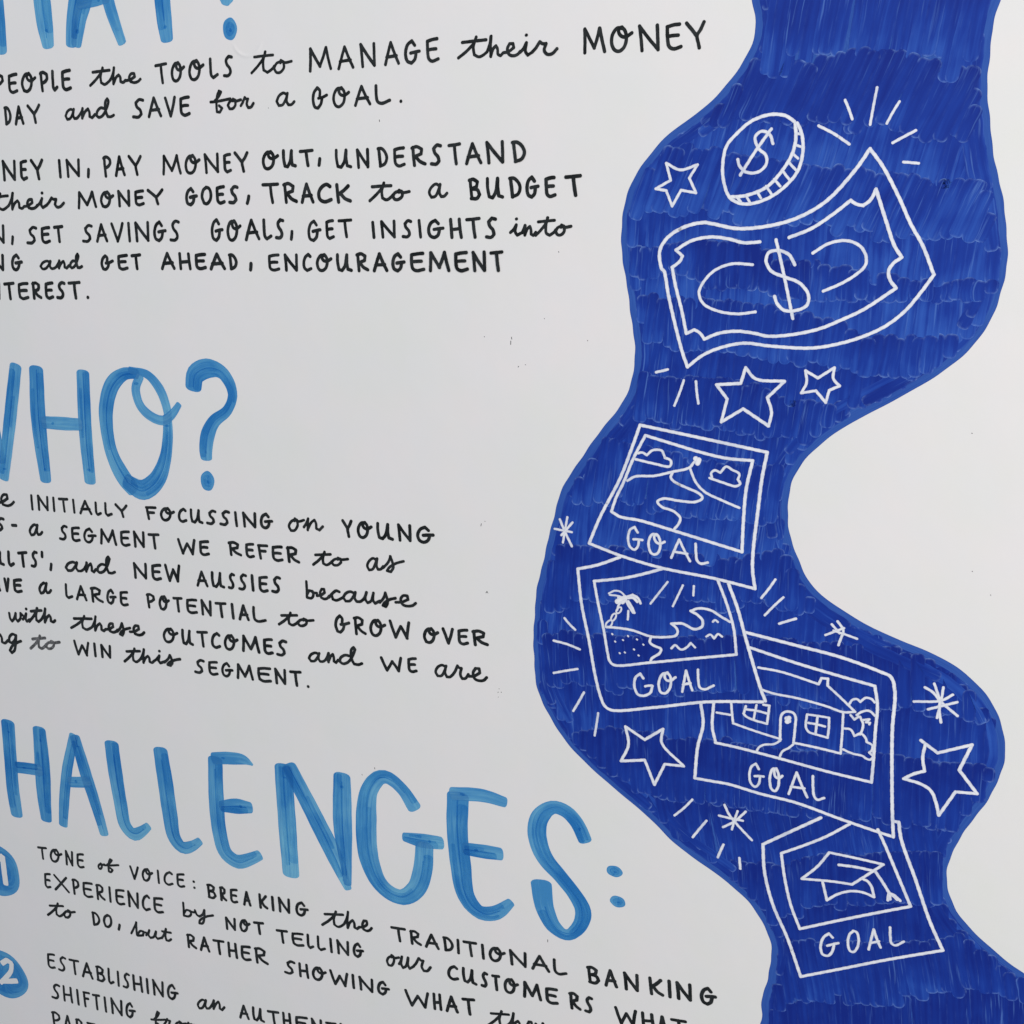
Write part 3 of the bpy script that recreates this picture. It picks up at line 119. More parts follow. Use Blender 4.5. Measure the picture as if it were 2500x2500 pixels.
('EXPERIENCE',335,0,[[-5513,-4669,-5545,-4674,-5580,-4685,-5587,-4758,-5587,-4827,-5566,-4848,-5524,-4833],[-5584,-4757,-5557,-4751,-5527,-4751],[-5450,-4666,-5359,-4754,-5268,-4843],[-5285,-4666,-5369,-4758,-5454,-4849],[-5188,-4666,-5190,-4752,-5188,-4844],[-5197,-4676,-5165,-4663,-5126,-4684,-5124,-4726,-5155,-4758,-5188,-4769],[-4934,-4663,-4988,-4667,-5045,-4679,-5052,-4751,-5048,-4820,-5011,-4840,-4941,-4825],[-5049,-4749,-5004,-4743,-4954,-4742],[-4862,-4662,-4865,-4747,-4866,-4837],[-4871,-4670,-4830,-4657,-4791,-4681,-4800,-4728,-4859,-4752],[-4848,-4748,-4817,-4798,-4776,-4824],[-4693,-4654,-4695,-4743,-4696,-4832],[-4505,-4654,-4552,-4658,-4602,-4670,-4608,-4743,-4604,-4813,-4573,-4834,-4512,-4818],[-4607,-4742,-4568,-4736,-4525,-4735],[-4442,-4829,-4440,-4739,-4441,-4649],[-4441,-4650,-4390,-4739,-4333,-4825],[-4333,-4824,-4326,-4737,-4321,-4647],[-4172,-4666,-4193,-4645,-4230,-4673,-4257,-4737,-4254,-4801,-4224,-4828,-4174,-4805],[-3999,-4641,-4048,-4646,-4100,-4657,-4105,-4729,-4100,-4798,-4067,-4819,-4004,-4803],[-4104,-4731,-4064,-4725,-4018,-4724]]),
('by',301,0,[[-3731,-4629,-3732,-4709,-3736,-4786],[-3733,-4760,-3697,-4710,-3650,-4708,-3641,-4747,-3672,-4781,-3732,-4786],[-3658,-4713,-3619,-4717,-3588,-4713],[-3587,-4688,-3568,-4736,-3536,-4751,-3494,-4717,-3467,-4658],[-3467,-4658,-3475,-4756,-3503,-4827,-3543,-4835,-3533,-4797,-3455,-4736,-3362,-4698]]),
('NOT',343,0,[[-3197,-4822,-3198,-4756,-3201,-4691],[-3199,-4689,-3152,-4750,-3101,-4809],[-3102,-4811,-3099,-4747,-3096,-4681],[-2966,-4674,-2992,-4673,-3017,-4707,-3027,-4754,-3014,-4796,-2990,-4802,-2962,-4779,-2948,-4737,-2949,-4693,-2966,-4667,-2980,-4675,-2985,-4696,-2975,-4717,-2950,-4721,-2916,-4698],[-2856,-4667,-2803,-4660,-2751,-4652],[-2804,-4662,-2801,-4721,-2795,-4787]]),
('TELLING',330,0,[[-2587,-4697,-2529,-4691,-2470,-4683],[-2529,-4694,-2526,-4757,-2519,-4828],[-2284,-4673,-2340,-4680,-2399,-4692,-2402,-4749,-2393,-4803,-2354,-4819,-2282,-4803],[-2400,-4748,-2354,-4741,-2302,-4738],[-2222,-4665,-2223,-4739,-2218,-4795,-2201,-4812,-2165,-4789],[-2104,-4657,-2105,-4732,-2099,-4789,-2077,-4806,-2030,-4782],[-1960,-4651,-1957,-4726,-1953,-4800],[-1871,-4795,-1874,-4721,-1880,-4648],[-1880,-4648,-1826,-4719,-1766,-4787],[-1766,-4788,-1764,-4716,-1763,-4642],[-1625,-4661,-1646,-4632,-1677,-4656,-1695,-4717,-1684,-4769,-1655,-4783,-1629,-4759,-1616,-4705],[-1659,-4715,-1626,-4708,-1595,-4703]]),
('our',311,0,[[-1274,-4684,-1308,-4708,-1327,-4756,-1311,-4796,-1280,-4794,-1252,-4745,-1254,-4686,-1274,-4673,-1277,-4699],[-1273,-4688,-1243,-4698,-1195,-4681],[-1195,-4756,-1175,-4715,-1160,-4662],[-1162,-4664,-1172,-4748,-1152,-4788,-1119,-4760,-1094,-4658],[-1092,-4658,-1097,-4742,-1079,-4779,-1033,-4741],[-1035,-4741,-1006,-4697,-978,-4636],[-974,-4636,-956,-4654,-929,-4653],[-932,-4657,-946,-4728,-925,-4765,-888,-4758,-851,-4707]]),
('CUSTOMERS',356,0,[[-572,-4653,-596,-4636,-633,-4658,-657,-4709,-649,-4760,-615,-4781,-563,-4764],[-502,-4630,-501,-4704,-488,-4767,-459,-4776,-430,-4734,-411,-4632],[-412,-4634,-412,-4706,-403,-4766,-370,-4776],[-258,-4634,-277,-4627,-295,-4654,-289,-4687,-271,-4718,-265,-4751,-279,-4775,-306,-4772],[-196,-4637,-165,-4633,-134,-4628],[-166,-4635,-161,-4704,-153,-4781],[-1,-4636,-32,-4633,-60,-4669,-68,-4721,-50,-4770,-20,-4779,11,-4756,25,-4710,20,-4659,-1,-4628,-18,-4636,-23,-4659,-8,-4684,22,-4691,60,-4668],[131,-4779,134,-4701,133,-4623],[134,-4623,170,-4685,209,-4751],[209,-4750,235,-4683,255,-4621],[256,-4621,273,-4699,294,-4775],[449,-4623,402,-4627,354,-4637,356,-4701,367,-4761,400,-4780,459,-4767],[358,-4701,396,-4696,439,-4696],[591,-4624,597,-4700,606,-4781],[583,-4628,618,-4617,655,-4639,652,-4681,603,-4703],[613,-4702,646,-4748,685,-4772],[795,-4627,773,-4620,753,-4649,761,-4684,782,-4716,790,-4751,774,-4776,742,-4773]]),
('WHAT',348,0,[[1027,-4660,1055,-4740,1087,-4819],[1085,-4818,1110,-4751,1131,-4698],[1130,-4699,1162,-4747,1196,-4806],[1200,-4803,1205,-4726,1215,-4650],[1282,-4648,1289,-4720,1298,-4792],[1367,-4645,1377,-4714,1390,-4782],[1293,-4728,1335,-4721,1378,-4712],[1453,-4776,1459,-4702,1465,-4642,1483,-4706,1501,-4767],[1456,-4730,1474,-4726,1491,-4722],[1554,-4646,1616,-4641,1679,-4635],[1617,-4640,1625,-4692,1639,-4750]]),
('to',329,0,[[-5609,-5212,-5532,-5145,-5466,-5071,-5446,-5028],[-5447,-5027,-5479,-5113,-5480,-5175,-5443,-5190,-5387,-5153,-5368,-5131],[-5567,-5082,-5478,-5064,-5374,-5044],[-5307,-5090,-5348,-5112,-5373,-5151,-5357,-5181,-5321,-5177,-5285,-5136,-5284,-5090,-5306,-5082,-5312,-5102],[-5304,-5093,-5269,-5098,-5214,-5081]]),
('D-O',356,0,[[-4960,-5031,-4959,-5106,-4958,-5180],[-4966,-5034,-4930,-5030,-4892,-5064,-4881,-5110,-4907,-5160,-4959,-5185],[-4755,-5017,-4793,-5042,-4815,-5104,-4800,-5162,-4769,-5168,-4731,-5135,-4715,-5074,-4730,-5026,-4761,-5017],[-4605,-5103,-4612,-5134,-4622,-5165]]),
('but',312,0,[[-4456,-5175,-4407,-5087,-4372,-5018],[-4376,-5019,-4381,-5103,-4380,-5178],[-4376,-5173,-4326,-5113,-4287,-5114,-4300,-5164,-4373,-5183],[-4292,-5120,-4252,-5118],[-4256,-5150,-4228,-5118,-4208,-5077],[-4208,-5076,-4225,-5140,-4201,-5170,-4158,-5149,-4122,-5072],[-4119,-5072,-4129,-5134,-4107,-5160,-4048,-5132],[-4051,-5138,-4015,-5082,-3985,-5008],[-3985,-5008,-4000,-5096,-3991,-5149,-3961,-5150,-3928,-5122],[-4037,-5049,-3983,-5046,-3925,-5041]]),
('RATHER',350,0,[[-3705,-5014,-3706,-5087,-3704,-5166],[-3714,-5022,-3672,-5009,-3632,-5030,-3640,-5071,-3699,-5093],[-3688,-5090,-3655,-5133,-3613,-5156],[-3550,-5163,-3521,-5074,-3497,-5000,-3473,-5080,-3446,-5157],[-3535,-5107,-3496,-5103,-3459,-5098],[-3380,-5005,-3319,-4999,-3257,-4992],[-3319,-5000,-3317,-5073,-3311,-5155],[-3192,-4990,-3192,-5071,-3191,-5153],[-3109,-4986,-3106,-5068,-3100,-5151],[-3188,-5080,-3148,-5076,-3106,-5068],[-2933,-4981,-2979,-4987,-3027,-4998,-3031,-5065,-3025,-5128,-2993,-5147,-2933,-5132],[-3029,-5066,-2991,-5060,-2948,-5059],[-2856,-4977,-2854,-5058,-2849,-5145],[-2866,-4983,-2810,-4968,-2754,-4990,-2763,-5036,-2844,-5061],[-2831,-5060,-2784,-5107,-2725,-5131]]),
('SHOWING',346,0,[[-2403,-5042,-2442,-5035,-2481,-5063,-2472,-5095,-2437,-5124,-2428,-5157,-2459,-5182,-2515,-5180],[-2338,-5032,-2337,-5107,-2334,-5182],[-2256,-5030,-2253,-5105,-2245,-5180],[-2333,-5115,-2294,-5110,-2252,-5103],[-2102,-5035,-2137,-5033,-2170,-5068,-2182,-5119,-2164,-5166,-2131,-5174,-2095,-5151,-2077,-5106,-2080,-5057,-2102,-5028,-2122,-5036,-2128,-5058,-2113,-5081,-2080,-5088,-2035,-5064],[-1977,-5025,-1954,-5098,-1927,-5171],[-1926,-5171,-1895,-5111,-1871,-5063],[-1872,-5064,-1844,-5110,-1813,-5168],[-1812,-5167,-1801,-5093,-1786,-5019],[-1720,-5015,-1718,-5089,-1714,-5163],[-1630,-5160,-1634,-5088,-1641,-5017],[-1644,-5020,-1579,-5089,-1508,-5156],[-1506,-5156,-1504,-5087,-1504,-5016],[-1355,-5038,-1378,-5010,-1413,-5033,-1433,-5090,-1421,-5140,-1388,-5154,-1359,-5131,-1345,-5081],[-1390,-5087,-1353,-5081,-1318,-5077]]),
('WHAT',359,0,[[-1130,-5042,-1099,-5120,-1063,-5198],[-1064,-5200,-1027,-5131,-997,-5075],[-998,-5074,-961,-5123,-921,-5185],[-917,-5184,-905,-5100,-888,-5016],[-821,-5003,-818,-5087,-813,-5172],[-759,-4996,-754,-5080,-746,-5164],[-815,-5098,-786,-5092,-755,-5082],[-681,-5160,-656,-5065,-634,-4988,-603,-5068,-570,-5145],[-667,-5100,-626,-5093,-586,-5085],[-510,-4980,-452,-4970,-395,-4959],[-453,-4973,-447,-5049,-436,-5133]]),
('they',311,0,[[-242,-5204,-175,-5134,-120,-5057,-105,-5012],[-106,-5010,-127,-5099,-120,-5164,-83,-5180,-32,-5142,-16,-5119],[-214,-5064,-130,-5047,-31,-5028],[-19,-5131,8,-5060,18,-5000],[18,-5001,11,-5086,14,-5170],[14,-5165,39,-5101,65,-5074,80,-5096,85,-5142,111,-5151,133,-5126],[136,-5127,170,-5116,206,-5081,201,-5047,178,-5050,164,-5091,175,-5137,204,-5145,232,-5131,249,-5105],[247,-5054,261,-5103,282,-5121,305,-5089,319,-5031],[319,-5030,320,-5128,306,-5198,282,-5205,286,-5167,330,-5110,386,-5077]]),
('ESTABLISHING',343,0,[[-5590,-5731,-5633,-5735,-5678,-5747,-5685,-5823,-5684,-5895,-5656,-5917,-5601,-5901],[-5682,-5822,-5647,-5816,-5608,-5815],[-5431,-5739,-5464,-5730,-5500,-5764,-5496,-5805,-5467,-5842,-5462,-5883,-5492,-5913,-5540,-5910],[-5369,-5738,-5308,-5734,-5247,-5728],[-5307,-5735,-5309,-5819,-5307,-5912],[-5199,-5913,-5159,-5809,-5124,-5724,-5097,-5818,-5066,-5908],[-5176,-5846,-5127,-5842,-5079,-5837],[-4982,-5731,-4984,-5817,-4982,-5906],[-4992,-5736,-4951,-5726,-4906,-5752,-4920,-5796,-4976,-5815],[-4967,-5813,-4913,-5824,-4894,-5868,-4929,-5905,-4989,-5904],[-4821,-5718,-4827,-5811,-4826,-5882,-4810,-5904,-4770,-5877],[-4695,-5724,-4698,-5815,-4701,-5907],[-4546,-5727,-4572,-5718,-4601,-5752,-4597,-5793,-4574,-5830,-4570,-5871,-4593,-5901,-4631,-5898],[-4483,-5716,-4485,-5809,-4486,-5903],[-4386,-5715,-4386,-5808,-4382,-5901],[-4483,-5820,-4436,-5815,-4387,-5807],[-4301,-5718,-4303,-5808,-4303,-5897],[-4216,-5894,-4215,-5802,-4216,-5710],[-4219,-5709,-4165,-5800,-4106,-5888],[-4106,-5888,-4100,-5799,-4094,-5707],[-3941,-5745,-3965,-5708,-4003,-5736,-4029,-5810,-4019,-5874,-3985,-5892,-3952,-5864,-3933,-5800],[-3983,-5809,-3943,-5802,-3905,-5797]]),
('an',324,0,[[-3549,-5806,-3579,-5796,-3625,-5831,-3650,-5884,-3632,-5919,-3597,-5906,-3563,-5851,-3541,-5792],[-3539,-5791,-3552,-5864,-3538,-5896,-3508,-5888,-3480,-5857],[-3481,-5859,-3451,-5805,-3436,-5767],[-3436,-5766,-3444,-5822,-3448,-5878],[-3448,-5876,-3407,-5798,-3378,-5768,-3366,-5799,-3367,-5852,-3340,-5863,-3306,-5820]]),
('AUTHENTIC',343,0,[[-3112,-5897,-3084,-5809,-3060,-5737,-3036,-5814,-3009,-5887],[-3098,-5841,-3060,-5835,-3023,-5829],[-2941,-5726,-2944,-5805,-2935,-5870,-2907,-5877,-2877,-5831,-2854,-5723],[-2853,-5723,-2856,-5798,-2851,-5861,-2819,-5870],[-2757,-5724,-2696,-5716,-2635,-5707],[-2696,-5715,-2693,-5786,-2685,-5864],[-2570,-5694,-2569,-5774,-2567,-5855],[-2496,-5689,-2493,-5770,-2487,-5850],[-2568,-5784,-2532,-5778,-2494,-5769],[-2289,-5683,-2348,-5691,-2411,-5705,-2414,-5768,-2404,-5827,-2363,-5843,-2287,-5826],[-2413,-5767,-2365,-5759,-2310,-5755],[-2217,-5834,-2219,-5753,-2224,-5673],[-2225,-5673,-2177,-5750,-2124,-5824],[-2124,-5823,-2122,-5745,-2120,-5665],[-2054,-5675,-2000,-5668,-1946,-5659],[-1999,-5667,-1995,-5738,-1988,-5817],[-1883,-5645,-1881,-5727,-1879,-5809],[-1702,-5659,-1732,-5641,-1781,-5669,-1813,-5727,-1804,-5783,-1761,-5804,-1695,-5780]]),
('SHIFTING',351,0,[[-5570,-6142,-5606,-6134,-5646,-6170,-5640,-6212,-5609,-6249,-5604,-6291,-5636,-6323,-5689,-6321],[-5504,-6126,-5509,-6223,-5512,-6321],[-5405,-6123,-5407,-6220,-5404,-6317],[-5505,-6235,-5456,-6230,-5405,-6220],[-5309,-6126,-5311,-6222,-5311,-6319],[-5214,-6133,-5215,-6220,-5213,-6317],[-5219,-6132,-5180,-6127,-5141,-6124],[-5213,-6208,-5185,-6207,-5162,-6204],[-5085,-6131,-5042,-6125,-4999,-6118],[-5041,-6127,-5044,-6214,-5044,-6311],[-4921,-6121,-4922,-6214,-4921,-6308],[-4828,-6302,-4825,-6205,-4826,-6108],[-4826,-6111,-4769,-6206,-4704,-6297],[-4705,-6296,-4697,-6203,-4690,-6106],[-4546,-6140,-4566,-6103,-4602,-6132,-4627,-6209,-4619,-6275,-4588,-6293,-4558,-6263,-4540,-6196],[-4584,-6204,-4547,-6196,-4513,-6191]]),
('from',318,0,[[-4250,-6222,-4204,-6170,-4181,-6125,-4200,-6114,-4220,-6163,-4238,-6275,-4239,-6340,-4211,-6342,-4185,-6297,-4213,-6272],[-4294,-6242,-4226,-6228,-4098,-6192],[-4129,-6266,-4102,-6228,-4075,-6175],[-4076,-6177,-4062,-6192,-4039,-6191],[-4040,-6190,-4056,-6251,-4041,-6282,-4010,-6274,-3975,-6230],[-3913,-6173,-3951,-6196,-3973,-6241,-3958,-6277,-3925,-6273,-3892,-6227,-3892,-6174,-3912,-6163,-3917,-6186],[-3909,-6177,-3877,-6184,-3826,-6166],[-3833,-6231,-3808,-6183,-3794,-6148],[-3794,-6148,-3802,-6202,-3807,-6254],[-3807,-6250,-3775,-6170,-3753,-6157,-3755,-6242],[-3753,-6242,-3719,-6158,-3699,-6161,-3700,-6227,-3682,-6243,-3653,-6206]]),
('PART',359,0,[[-5712,-6536,-5714,-6629,-5710,-6729],[-5724,-6544,-5681,-6530,-5628,-6555,-5626,-6601,-5667,-6634,-5712,-6645],[-5563,-6728,-5529,-6618,-5499,-6529,-5480,-6629,-5457,-6726],[-5542,-6660,-5503,-6657,-5465,-6654],[-5367,-6539,-5371,-6633,-5374,-6734],[-5375,-6546,-5337,-6532,-5301,-6561,-5310,-6613,-5366,-6638],[-5355,-6639,-5327,-6696,-5289,-6727],[-5212,-6543,-5160,-6540,-5108,-6535],[-5161,-6540,-5164,-6631,-5163,-6732]]),
]
DRAWN=[
('star',None,'small outlined five-pointed star left of the coin',232,[[1242,2826,1351,2776,1479,2811,1421,2716,1476,2608,1362,2629,1298,2513,1249,2627,1168,2642,1280,2702,1242,2826]]),
('coin',None,'outlined coin standing on edge with a ridged rim',281,[[2167,3095,2107,3135,2001,3149,1865,3109,1761,3025,1689,2938,1667,2807,1679,2691,1729,2573,1808,2530,1896,2527,2023,2570,2136,2653,2214,2756,2241,2889,2224,3012,2189,3084],[1727,2575,1849,2585,1997,2644,2098,2752,2165,2870,2185,2972,2175,3084]]),
('rim_ridge','coin',None,207,[[2186,3013,2228,3007],[2180,2936,2227,2920],[2170,2875,2209,2840],[2142,2817,2198,2761],[2103,2758,2160,2689],[2048,2698,2094,2648],[1992,2650,2038,2589],[1929,2610,1959,2566],[1849,2583,1885,2529],[1778,2578,1813,2541]]),
('dollar_sign','coin',None,245,[[2025,2947,1996,3013,1938,3035,1894,2995,1923,2917,1980,2864,1983,2801,1927,2750,1840,2752,1789,2800,1776,2842],[2007,3049,1898,2892,1800,2731]]),
('ray',None,None,218,[[2510,3228,2539,3168,2568,3099]]),
('ray',None,None,215,[[2720,3304,2705,3182,2692,3058]]),
('ray',None,None,215,[[2876,3205,2839,3138,2804,3063]]),
('ray',None,None,221,[[2339,3061,2447,3005,2560,2930]]),
('ray',None,None,215,[[3000,3010,2927,2972,2854,2932]]),
('ray',None,None,217,[[2936,2801,2986,2796,3038,2790]]),
('banknote',None,'large waving banknote outline with a dollar sign',280,[[2704,2895,2618,2759,2428,2540,2225,2421,2013,2364,1795,2348,1620,2381,1541,2392,1396,2359,1272,2282,1214,2182,1234,2048,1252,2031,1293,1851,1354,1625,1421,1408,1464,1300],[1464,1300,1573,1391,1697,1452,1887,1498,2089,1483,2392,1478,2583,1515,2758,1576,2908,1656,3032,1766,3132,1905,3206,2026],[3206,2026,3114,2227,3021,2377,2926,2561,2799,2775,2704,2895]]),
('inner_border','banknote',None,269,[[1969,2251,1849,2245,1737,2272,1602,2286,1456,2258,1339,2189],[1339,2189,1392,2144,1371,2103,1315,2060],[1315,2060,1343,1932,1403,1728,1444,1559],[1444,1559,1507,1589,1554,1562,1585,1519],[1585,1519,1691,1566,1827,1587,1973,1574,2059,1557,2223,1570,2437,1621,2592,1691,2743,1770,2958,1928],[2958,1928,2912,1986,2897,2049,2923,2101,2979,2146],[2979,2146,2923,2226,2848,2408,2766,2619],[2766,2619,2736,2548,2688,2507,2636,2518,2598,2544],[2598,2544,2486,2451,2335,2347,2180,2283]]),
('scroll','banknote',None,247,[[1924,2085,1768,2089,1636,2035,1550,1934,1530,1866,1567,1789,1684,1735,1831,1718,1964,1736]]),
('scroll','banknote',None,242,[[2357,2172,2469,2242,2593,2261,2689,2221,2734,2148,2732,2085,2673,2021,2573,1955,2450,1898]]),
('dollar_sign','banknote',None,256,[[2233,2087,2187,2159,2110,2189,2040,2175,2022,2115,2064,2040,2165,1997,2275,1955,2345,1870,2339,1794,2266,1754,2179,1752,2122,1800,2099,1854],[2086,2267,2151,2041,2243,1693]]),
('ray',None,None,227,[[1216,1249,1261,1260,1308,1274]]),
('ray',None,None,226,[[1439,1194,1409,1093,1372,991]]),
('ray',None,None,225,[[1535,1190,1545,1105,1561,1018]]),
('star',None,'large outlined star below the banknote',271,[[1913,1312,1993,1230,2211,1220,2090,1089,2127,978,2111,870,1911,993,1747,881,1784,1064,1696,1171,1882,1190,1913,1312]]),
('star',None,'small tilted star right of the large star under the banknote',236,[[2360,1307,2455,1255,2569,1338,2567,1255,2616,1203,2543,1167,2524,1073,2446,1159,2340,1137,2374,1218,2360,1307]]),
('picture_card',None,'picture card with a mountain road and clouds',290,[[1100,820,1577,747,2113,663],[2113,663,2085,459,2066,170,2048,-145,2053,-306,2080,-453],[2080,-453,1746,-401,1316,-357,975,-289,694,-207],[694,-207,783,26,946,368,1038,628,1100,820]]),
('picture_border','picture_card',None,284,[[1146,738,1401,676,1582,633,1795,596,2005,590],[2005,590,1967,355,1959,100,1961,-157],[1961,-157,1416,-34,1117,30,954,47,880,85],[880,85,919,210,972,327,1053,543,1146,738]]),
('cloud','picture_card',None,226,[[1089,589,1125,597,1163,578],[1163,578,1210,621,1283,622,1311,567],[1311,567,1360,546,1354,500,1226,512,1072,538]]),
('cloud','picture_card',None,222,[[1676,427,1781,398,1887,376,1918,399,1898,431],[1898,431,1908,476,1846,508],[1846,508,1804,529,1759,477],[1759,477,1712,492,1686,466,1694,436]]),
('mountain','picture_card',None,241,[[1009,355,1070,394,1229,412,1373,455,1510,499,1547,547],[1516,494,1568,384,1643,311,1776,255,1921,203]]),
('road','picture_card',None,237,[[1376,449,1365,406,1401,372,1498,333,1596,295,1627,261,1575,224,1443,221,1309,229,1263,200,1299,160,1397,131,1454,80,1444,32,1409,-18]]),
('summit_flag','picture_card',None,457,[[1558,575,1579,555],[1584,567,1576,540]]),
('caption','picture_card','caption lettered GOAL',243,[[1106,-74,1079,-31,1044,-54,1027,-129,1044,-200,1080,-224,1109,-198,1120,-133],[1073,-135,1111,-133,1148,-135],[1268,-84,1235,-75,1208,-112,1201,-173,1222,-235,1253,-249,1285,-226,1298,-174,1291,-114,1267,-75,1250,-81,1246,-107,1262,-139,1293,-152,1333,-132],[1393,-262,1425,-172,1453,-102,1499,-191,1548,-276],[1411,-207,1468,-212,1523,-216],[1588,-125,1594,-204,1606,-265,1635,-287,1692,-273]]),
('asterisk',None,'hand-drawn asterisk left of the topmost picture card',234,[[500,2,482,-110,464,-222],[435,-23,482,-129,543,-247],[390,-109,541,-124],[546,-40,450,-159]]),
('picture_card',None,'picture card with a palm tree and breaking wave',287,[[963,-300,772,-388,598,-442],[598,-442,635,-746,707,-1074,766,-1380,816,-1566,858,-1657,918,-1687,1295,-1604,1733,-1486,2194,-1415],[2215,-1405,2170,-1300,2035,-903,1949,-632,1868,-436]]),
('picture_border','picture_card',None,270,[[1329,-361,1193,-415,1005,-478,743,-535],[743,-535,779,-716,836,-963,873,-1160,895,-1239,935,-1267,1243,-1202,1593,-1118,1960,-1032],[1960,-1032,1928,-813,1865,-616,1776,-404]]),
('sun_ray','picture_card',None,217,[[1370,-473,1299,-578,1233,-677]]),
('sun_ray','picture_card',None,216,[[1498,-488,1458,-586,1421,-678]]),
('sun_ray','picture_card',None,215,[[1588,-484,1587,-565]]),
('palm_tree','picture_card',None,174,[[898,-914,878,-932,860,-936,851,-924,856,-901,873,-878,893,-866,908,-870,909,-889,898,-914],[935,-842,921,-863,906,-870,897,-862,899,-840,910,-817,926,-802,938,-802,942,-818,935,-842],[979,-776,965,-792,950,-797,942,-787,944,-769,956,-750,971,-739,983,-741,986,-756,979,-776]]),
('palm_frond','picture_card',None,189,[[1016,-640,977,-604,925,-599,874,-628],[881,-641,946,-641,984,-648]]),
('palm_frond','picture_card',None,449,[[965,-658,992,-691,1017,-660],[947,-694,978,-669,1016,-649]]),
('palm_frond','picture_card',None,258,[[1029,-643,1079,-618,1124,-640,1148,-684]]),
('palm_frond','picture_card',None,275,[[1042,-649,1086,-644,1119,-674]]),
('palm_frond','picture_card',None,241,[[1021,-672,1050,-724,1087,-775],[1043,-679,1076,-728,1098,-774]]),
('palm_frond','picture_card',None,207,[[1045,-764,1045,-797,1043,-841],[985,-686,958,-728,949,-769]]),
('shore_line','picture_card',None,251,[[855,-931,966,-927,1082,-932,1249,-967,1387,-953,1455,-931,1470,-890,1446,-854,1414,-832],[1414,-832,1507,-820,1607,-856,1668,-826,1672,-774,1627,-728,1570,-702],[1570,-702,1637,-671,1734,-676,1821,-721,1895,-756],[1249,-967,1237,-1019,1277,-1047,1334,-1066,1323,-1107,1261,-1160,1246,-1202]]),
('ripple','picture_card',None,213,[[1422,-1050,1452,-1017,1503,-1050,1550,-1024,1582,-981,1620,-1015]]),
('ripple','picture_card',None,210,[[1708,-908,1741,-886,1773,-917,1804,-874,1837,-892]]),
('ripple','picture_card',None,209,[[1756,-773,1774,-755,1797,-770]]),
('sand_dots','picture_card',None,174,[[909,-987,913,-991],[936,-1051,940,-1054],[1004,-1029,1008,-1032],[1047,-987,1051,-991],[1125,-1007,1129,-1010],[1181,-1046,1185,-1050],[1102,-1101,1106,-1104],[978,-1151,982,-1154],[1023,-1138,1027,-1141],[1143,-1149,1147,-1152]]),
('caption','picture_card','caption lettered GOAL',251,[[1191,-1353,1164,-1314,1124,-1354,1116,-1439,1150,-1507,1202,-1510,1255,-1475,1272,-1410],[1270,-1408,1238,-1412,1210,-1423],[1397,-1279,1363,-1283,1333,-1334,1326,-1402,1348,-1459,1382,-1461,1415,-1424,1429,-1363,1421,-1302,1396,-1270,1378,-1284,1374,-1313,1391,-1340,1424,-1341,1466,-1303],[1528,-1425,1541,-1318,1553,-1231,1581,-1317,1611,-1399],[1533,-1360,1563,-1348,1593,-1337],[1652,-1208,1658,-1298,1674,-1364,1712,-1376,1788,-1330]]),
('ray',None,None,240,[[485,-898,530,-947,582,-991]]),
('ray',None,None,242,[[389,-1117,508,-1133,626,-1166]]),
('ray',None,None,244,[[392,-1418,498,-1383,608,-1350]]),
('ray',None,None,243,[[669,-1560,626,-1650,575,-1749]]),
('ray',None,None,243,[[801,-1735,788,-1843,773,-1951]]),
('ray',None,None,229,[[2234,-359,2188,-441,2134,-524]]),
('ray',None,None,229,[[2305,-500,2237,-579,2169,-667]]),
('ray',None,None,231,[[2286,-724,2349,-695,2413,-667]]),
('asterisk',None,'hand-drawn asterisk above the house card',220,[[2732,-651,2780,-720,2765,-796,2752,-848],[2690,-681,2754,-748],[2648,-776,2784,-701],[2707,-731,2810,-756,2888,-777]]),
('picture_card',None,'picture card with a house and hedge',287,[[2032,-832,2431,-892,2779,-947,3077,-1027,3163,-1061,3202,-1175,3210,-1504,3244,-1959,3268,-2219,3293,-2435],[3293,-2435,3174,-2414,2879,-2355,2517,-2274,2211,-2244,1953,-2205,1828,-2203,1665,-2201],[1665,-2201,1678,-1908,1715,-1689,1686,-1498]]),
('picture_border','picture_card',None,281,[[2063,-957,2440,-1042,2790,-1108,3051,-1153],[3051,-1153,3083,-1319,3084,-1524,3089,-1783,3089,-1983],[3089,-1983,2733,-1947,2374,-1899,2006,-1856,1824,-1843],[1826,-1837,1793,-1704,1795,-1481]]),
('house','picture_card',None,234,[[2143,-1121,2328,-1134,2624,-1198],[2624,-1198,2642,-1144],[2642,-1144,2692,-1141],[2692,-1141,2694,-1201],[2694,-1201,2803,-1291,2919,-1393],[2178,-1309,2280,-1330,2459,-1342,2694,-1378,2829,-1409,2919,-1393],[2829,-1409,2834,-1590,2834,-1771],[2834,-1771,2661,-1752,2459,-1737],[2357,-1723,2156,-1686,1963,-1643],[1963,-1639,1949,-1545,1940,-1466],[1824,-1568,1937,-1571]]),
('window','picture_card',None,224,[[2060,-1474,2045,-1543,2064,-1564,2126,-1587,2239,-1604],[2239,-1604,2244,-1526,2249,-1441,2201,-1440],[2146,-1451,2137,-1516,2129,-1584],[2061,-1503,2146,-1501,2231,-1512]]),
('door','picture_card',None,230,[[2352,-1737,2347,-1615,2350,-1509,2378,-1476,2431,-1471,2460,-1499,2464,-1610,2460,-1743]]),
('door_window','picture_card',None,403,[[2393,-1532,2413,-1552],[2411,-1524,2399,-1561]]),
('garden_path','picture_card',None,216,[[2352,-1737,2306,-1775,2223,-1796,2182,-1830,2168,-1870],[2460,-1750,2427,-1789,2376,-1831,2353,-1902]]),
('window','picture_card',None,220,[[2551,-1472,2631,-1472,2724,-1475],[2724,-1475,2728,-1568,2724,-1650],[2724,-1650,2642,-1637,2573,-1622,2549,-1583,2551,-1472],[2634,-1476,2631,-1557,2628,-1636],[2566,-1544,2630,-1547,2697,-1555]]),
